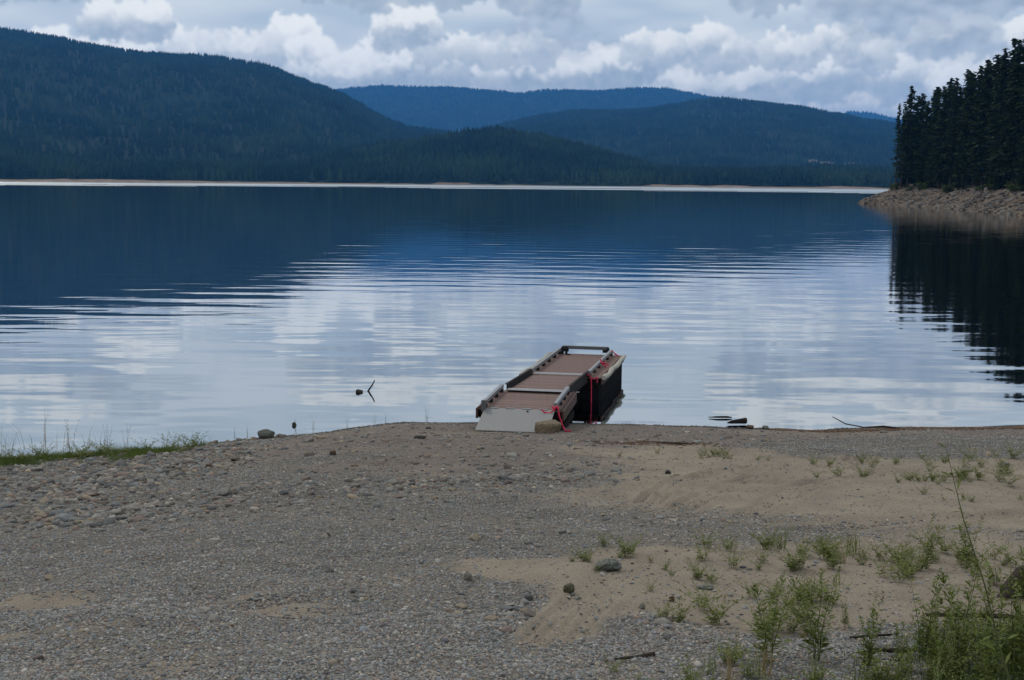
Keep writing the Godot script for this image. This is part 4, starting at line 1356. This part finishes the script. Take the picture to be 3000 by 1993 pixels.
func stick(label: String, pts: Array, r0: float, r1: float, m: Material, lift := 0.6) -> void:
	var out := []
	var rad := []
	for k in pts.size():
		var p: Vector3 = pts[k]
		out.append(Vector3(p.x, maxf(ground_h(p.x, p.z), -0.02) + r0 * lift + p.y, p.z) - Vector3(pts[0].x, 0, pts[0].z))
		rad.append(lerpf(r0, r1, float(k) / (pts.size() - 1)) * (1.0 + 0.2 * sin(k * 2.7)))
	var o := lone("stick", tube(out, rad, 7, 0.85), m, Transform3D(Basis(), Vector3(pts[0].x, 0, pts[0].z)))
	tag(o, label, "stick")

func build_driftwood() -> void:
	stick("dark weathered stick lying on the gravel near the weeds", [Vector3(0.5, 0, -6.36), Vector3(0.58, 0.004, -6.38), Vector3(0.68, 0.0, -6.44), Vector3(0.77, 0.006, -6.5)], 0.007, 0.013, M.old_wood)
	stick("long dark branch lying behind the near thicket", [Vector3(1.95, 0.01, -6.62), Vector3(2.3, 0.0, -6.66), Vector3(2.75, 0.015, -6.7)], 0.012, 0.018, M.old_wood)
	stick("slim dark branch lying beside the stump", [Vector3(2.6, 0, -7.65), Vector3(2.95, 0.01, -7.6), Vector3(3.4, 0, -7.62)], 0.012, 0.018, M.old_wood)
	stick("short grey twig on the bare sand before the thicket", [Vector3(1.95, 0.0, -7.0), Vector3(2.1, 0.008, -7.05), Vector3(2.25, 0.0, -7.08)], 0.01, 0.006, M.old_wood)
	stick("pale curved piece of driftwood on the bare sand", [Vector3(1.7, 0, -7.28), Vector3(1.75, 0.012, -7.36), Vector3(1.83, 0.006, -7.42)], 0.007, 0.005, M.bleached)
	stick("bleached thin stick lying on the far sand", [Vector3(5.3, 0, -15.9), Vector3(5.5, 0.01, -16.0), Vector3(5.75, 0, -16.0)], 0.015, 0.01, M.bleached)
	stick("bleached stick lying on the gravel at the near edge", [Vector3(-0.45, 0, -6.05), Vector3(-0.4, 0.004, -6.1), Vector3(-0.34, 0, -6.05)], 0.006, 0.008, M.bleached)
	stick("thin branch arching from the wrack line over the water", [Vector3(6.6, 0.25, -25.7), Vector3(6.85, 0.1, -25.6), Vector3(7.2, 0.03, -25.5), Vector3(7.6, 0.05, -25.5), Vector3(7.95, 0.0, -25.45)], 0.008, 0.022, M.old_wood)
	stick("dark flat branch lying along the soil right of the landing", [Vector3(2.2, 0, -20.9), Vector3(2.6, 0.01, -20.8), Vector3(3.0, 0.0, -20.7)], 0.025, 0.015, M.old_wood)
	# the stranded log, thick and broken at one end
	var st := tool_()
	add_tube(st, [Vector3(-0.34, 0.06, 0.0), Vector3(-0.2, 0.09, 0), Vector3(0.05, 0.11, 0.0), Vector3(0.28, 0.13, 0.0), Vector3(0.32, 0.13, 0)], [0.02, 0.06, 0.08, 0.105, 0.09], 10)
	var o := lone("log", st.commit(), M.wet_wood, Transform3D(Basis(Vector3.UP, 0.1).scaled(Vector3.ONE * 0.62), Vector3(4.72, 0.0, -26.1)))
	tag(o, "short dark wet log stranded in the shallows by the brown rock", "log")
	var o2 := lone("log", tube([Vector3(-0.32, 0, 0), Vector3(-0.05, 0.02, 0.02), Vector3(0.25, 0.02, 0), Vector3(0.4, 0.0, 0)], [0.015, 0.04, 0.045, 0.02], 8), M.wet_wood, Transform3D(Basis().scaled(Vector3(0.7, 0.5, 0.7)), Vector3(4.45, 0.02, -26.8)))
	tag(o2, "thin dark log barely afloat beyond the stranded log", "log")
	# the snag in the water: a bent twig and a round lump
	var o3 := lone("snag", tube([Vector3(0.16, 0.26, 0), Vector3(0.09, 0.13, 0.01), Vector3(0.0, 0.0, 0.0), Vector3(-0.02, -0.1, 0)], [0.012, 0.018, 0.022, 0.022], 6), M.wet_wood, Transform3D(Basis(), Vector3(-3.43, 0.0, -29.95)))
	tag(o3, "thin dark snag slanting out of the calm water", "branch")
	var o4 := lone("rock", stone(77, 2, 3, 0.25), M.rock_dark, Transform3D(Basis.from_scale(Vector3(0.085, 0.06, 0.07)), Vector3(-3.62, 0.01, -29.75)))
	tag(o4, "small dark rock breaking the water beside the snag", "rock")
	# brown litter washed up along the right waterline
	var r := RandomNumberGenerator.new()
	r.seed = 55
	var buf := PackedFloat32Array()
	for k in 2600:
		var x := 5.2 + 6.6 * r.randf()
		var z := -shore_z(x) + 0.35 + absf(r.randfn(0.0, 0.28)) + 0.15 * sin(x * 2.0)
		if k % 5 == 0:
			x = 1.8 + r.randfn(0.6, 0.5)
			z = -20.9 + r.randfn(0.0, 0.2)
		var s := r.randf_range(0.02, 0.075)
		push(buf, Basis.from_euler(Vector3(r.randf_range(-0.3, 0.3), r.randf() * TAU, 0.0)) * Basis.from_scale(Vector3(s, 0.006, 0.007)), Vector3(x, ground_h(x, z) + 0.008, z), Color(0.11, 0.065, 0.04) * r.randf_range(0.5, 1.6))
	var g := scatter("wrack_line", stone(801, 0, 0, 0.2), M.stone, buf)
	tag(g, "brown twigs and bark litter washed up along the waterline", "litter", "", "stuff")
	# the stump at the right edge
	st = tool_()
	add_tube(st, [Vector3(-0.3, 0.06, 0), Vector3(-0.18, 0.14, 0.02), Vector3(0.05, 0.17, 0), Vector3(0.4, 0.16, -0.03), Vector3(0.9, 0.14, 0)], [0.07, 0.13, 0.15, 0.15, 0.16], 11, 0.85)
	add_tube(st, [Vector3(-0.1, 0.15, 0.05), Vector3(-0.24, 0.26, 0.16), Vector3(-0.3, 0.27, 0.24)], [0.07, 0.045, 0.015], 7)
	add_tube(st, [Vector3(0.1, 0.24, 0.02), Vector3(-0.05, 0.3, 0.03), Vector3(-0.12, 0.27, 0.05)], [0.06, 0.035, 0.012], 7)
	add_tube(st, [Vector3(-0.2, 0.1, 0.0), Vector3(-0.42, 0.06, 0.1), Vector3(-0.5, 0.01, 0.12)], [0.07, 0.045, 0.015], 7)
	var o5 := lone("stump", st.commit(), M.old_wood, Transform3D(Basis(Vector3.UP, 0.2), Vector3(3.62, ground_h(3.62, -8.3) - 0.06, -8.3)))
	tag(o5, "dark rotting stump with root ends half hidden behind the weeds", "stump")

# ---------------------------------------------------------------- materials
func make_materials() -> void:
	M.speckle = noise_tex(512, 0.05, 4, Color(0.7, 0.7, 0.7), Color(1.0, 1.0, 1.0), 4)
	var fine := noise_tex(1024, 0.14, 3, Color(0.62, 0.62, 0.62), Color(1.0, 1.0, 1.0), 9, FastNoiseLite.TYPE_VALUE)
	var streak := noise_tex(512, 0.03, 4, Color(0.72, 0.7, 0.68), Color(1, 1, 1), 14)
	var m := mat("earth", Color(1.3, 1.3, 1.3), 1.0, 0.0, 0.2)
	m.albedo_color = Color(1, 1, 1)
	m.vertex_color_use_as_albedo = true
	grain(m, fine, 1.1, 1.2)
	m = mat("stone", Color(1, 1, 1), 0.92, 0.0, 0.35)
	m.vertex_color_use_as_albedo = true
	m = mat("clay", Color(1, 1, 1), 1.0, 0.0, 0.2)
	m.vertex_color_use_as_albedo = true
	var rock_grain := noise_tex(256, 0.06, 5, Color(0.4, 0.4, 0.38), Color(1.0, 1.0, 1.0), 40)
	for e in [["rock_ochre", Color(0.36, 0.29, 0.2)], ["rock_grey", Color(0.24, 0.245, 0.22)], ["rock_pale", Color(0.36, 0.33, 0.28)], ["rock_olive", Color(0.2, 0.18, 0.12)], ["rock_rust", Color(0.19, 0.13, 0.095)], ["rock_dark", Color(0.09, 0.085, 0.08)]]:
		m = mat(e[0], e[1], 0.95, 0.0, 0.3)
		grain(m, rock_grain, 2.0, 2.5)
	m = mat("forest_floor", Color(0.02, 0.032, 0.024), 1.0, 0.0, 0.1)
	m = mat("far_needles", Color(1, 1, 1), 1.0, 0.0, 0.1)
	m.vertex_color_use_as_albedo = true
	m = mat("needles", Color(1, 1, 1), 0.9, 0.0, 0.2)
	m.vertex_color_use_as_albedo = true
	m = mat("leaves", Color(1, 1, 1), 0.7, 0.0, 0.35)
	m.vertex_color_use_as_albedo = true
	m.backlight_enabled = true
	m.backlight = Color(0.6, 0.65, 0.3)
	mat("stem", Color(0.09, 0.1, 0.035), 0.8, 0.0, 0.3)
	mat("bark", Color(0.05, 0.04, 0.032), 1.0, 0.0, 0.2)
	for e in [["plank_a", Color(0.215, 0.132, 0.112)], ["plank_b", Color(0.178, 0.11, 0.093)], ["plank_c", Color(0.24, 0.152, 0.131)]]:
		m = mat(e[0], e[1], 0.75, 0.0, 0.4)
		grain(m, streak, 1.3, 0.2)
		m.uv1_scale = Vector3(0.5, 3.0, 6.0)
	m = mat("fascia", Color(0.1, 0.055, 0.045), 0.75, 0.0, 0.4)
	grain(m, streak, 2.0)
	m = mat("galvanised", Color(0.3, 0.32, 0.34), 0.5, 0.6, 0.5)
	grain(m, streak, 3.0)
	m = mat("galvanised_dark", Color(0.16, 0.17, 0.18), 0.55, 0.5, 0.5)
	grain(m, streak, 3.0)
	m = mat("aluminium", Color(0.2, 0.2, 0.198), 0.6, 0.5, 0.5)
	m = mat("tread_plate", Color(0.5, 0.51, 0.52), 0.42, 0.7, 0.5)
	grain(m, streak, 2.0)
	mat("dark_steel", Color(0.016, 0.014, 0.014), 0.8, 0.0, 0.3)
	m = mat("black_plastic", Color(0.007, 0.007, 0.008), 0.6, 0.0, 0.22)
	mat("black_wood", Color(0.011, 0.009, 0.008), 0.9, 0.0, 0.2)
	m = mat("foam", Color(0.5, 0.48, 0.43), 0.85, 0.0, 0.3)
	grain(m, streak, 2.0)
	mat("red_rope", Color(0.55, 0.025, 0.07), 0.7, 0.0, 0.4)
	for e in [["old_wood", Color(0.05, 0.038, 0.03)], ["bleached", Color(0.45, 0.41, 0.35)], ["wet_wood", Color(0.025, 0.02, 0.017)]]:
		m = mat(e[0], e[1], 0.9, 0.0, 0.3)
		grain(m, streak, 5.0, 0.6)

func _ready() -> void:
	na.seed = 3
	na.noise_type = FastNoiseLite.TYPE_SIMPLEX_SMOOTH
	na.fractal_type = FastNoiseLite.FRACTAL_NONE
	nf.seed = 8
	nf.noise_type = FastNoiseLite.TYPE_SIMPLEX_SMOOTH
	nf.fractal_octaves = 3
	setup_view()
	var t0 := Time.get_ticks_msec()
	make_materials()
	make_maps()
	build_ground()
	print("ground ", Time.get_ticks_msec() - t0)
	build_water()
	print("water ", Time.get_ticks_msec() - t0)
	build_hills()
	build_point()
	print("land ", Time.get_ticks_msec() - t0)
	build_trees()
	build_dock()
	build_stones()
	print("stones ", Time.get_ticks_msec() - t0)
	build_plants()
	build_driftwood()
	print("all ", Time.get_ticks_msec() - t0)
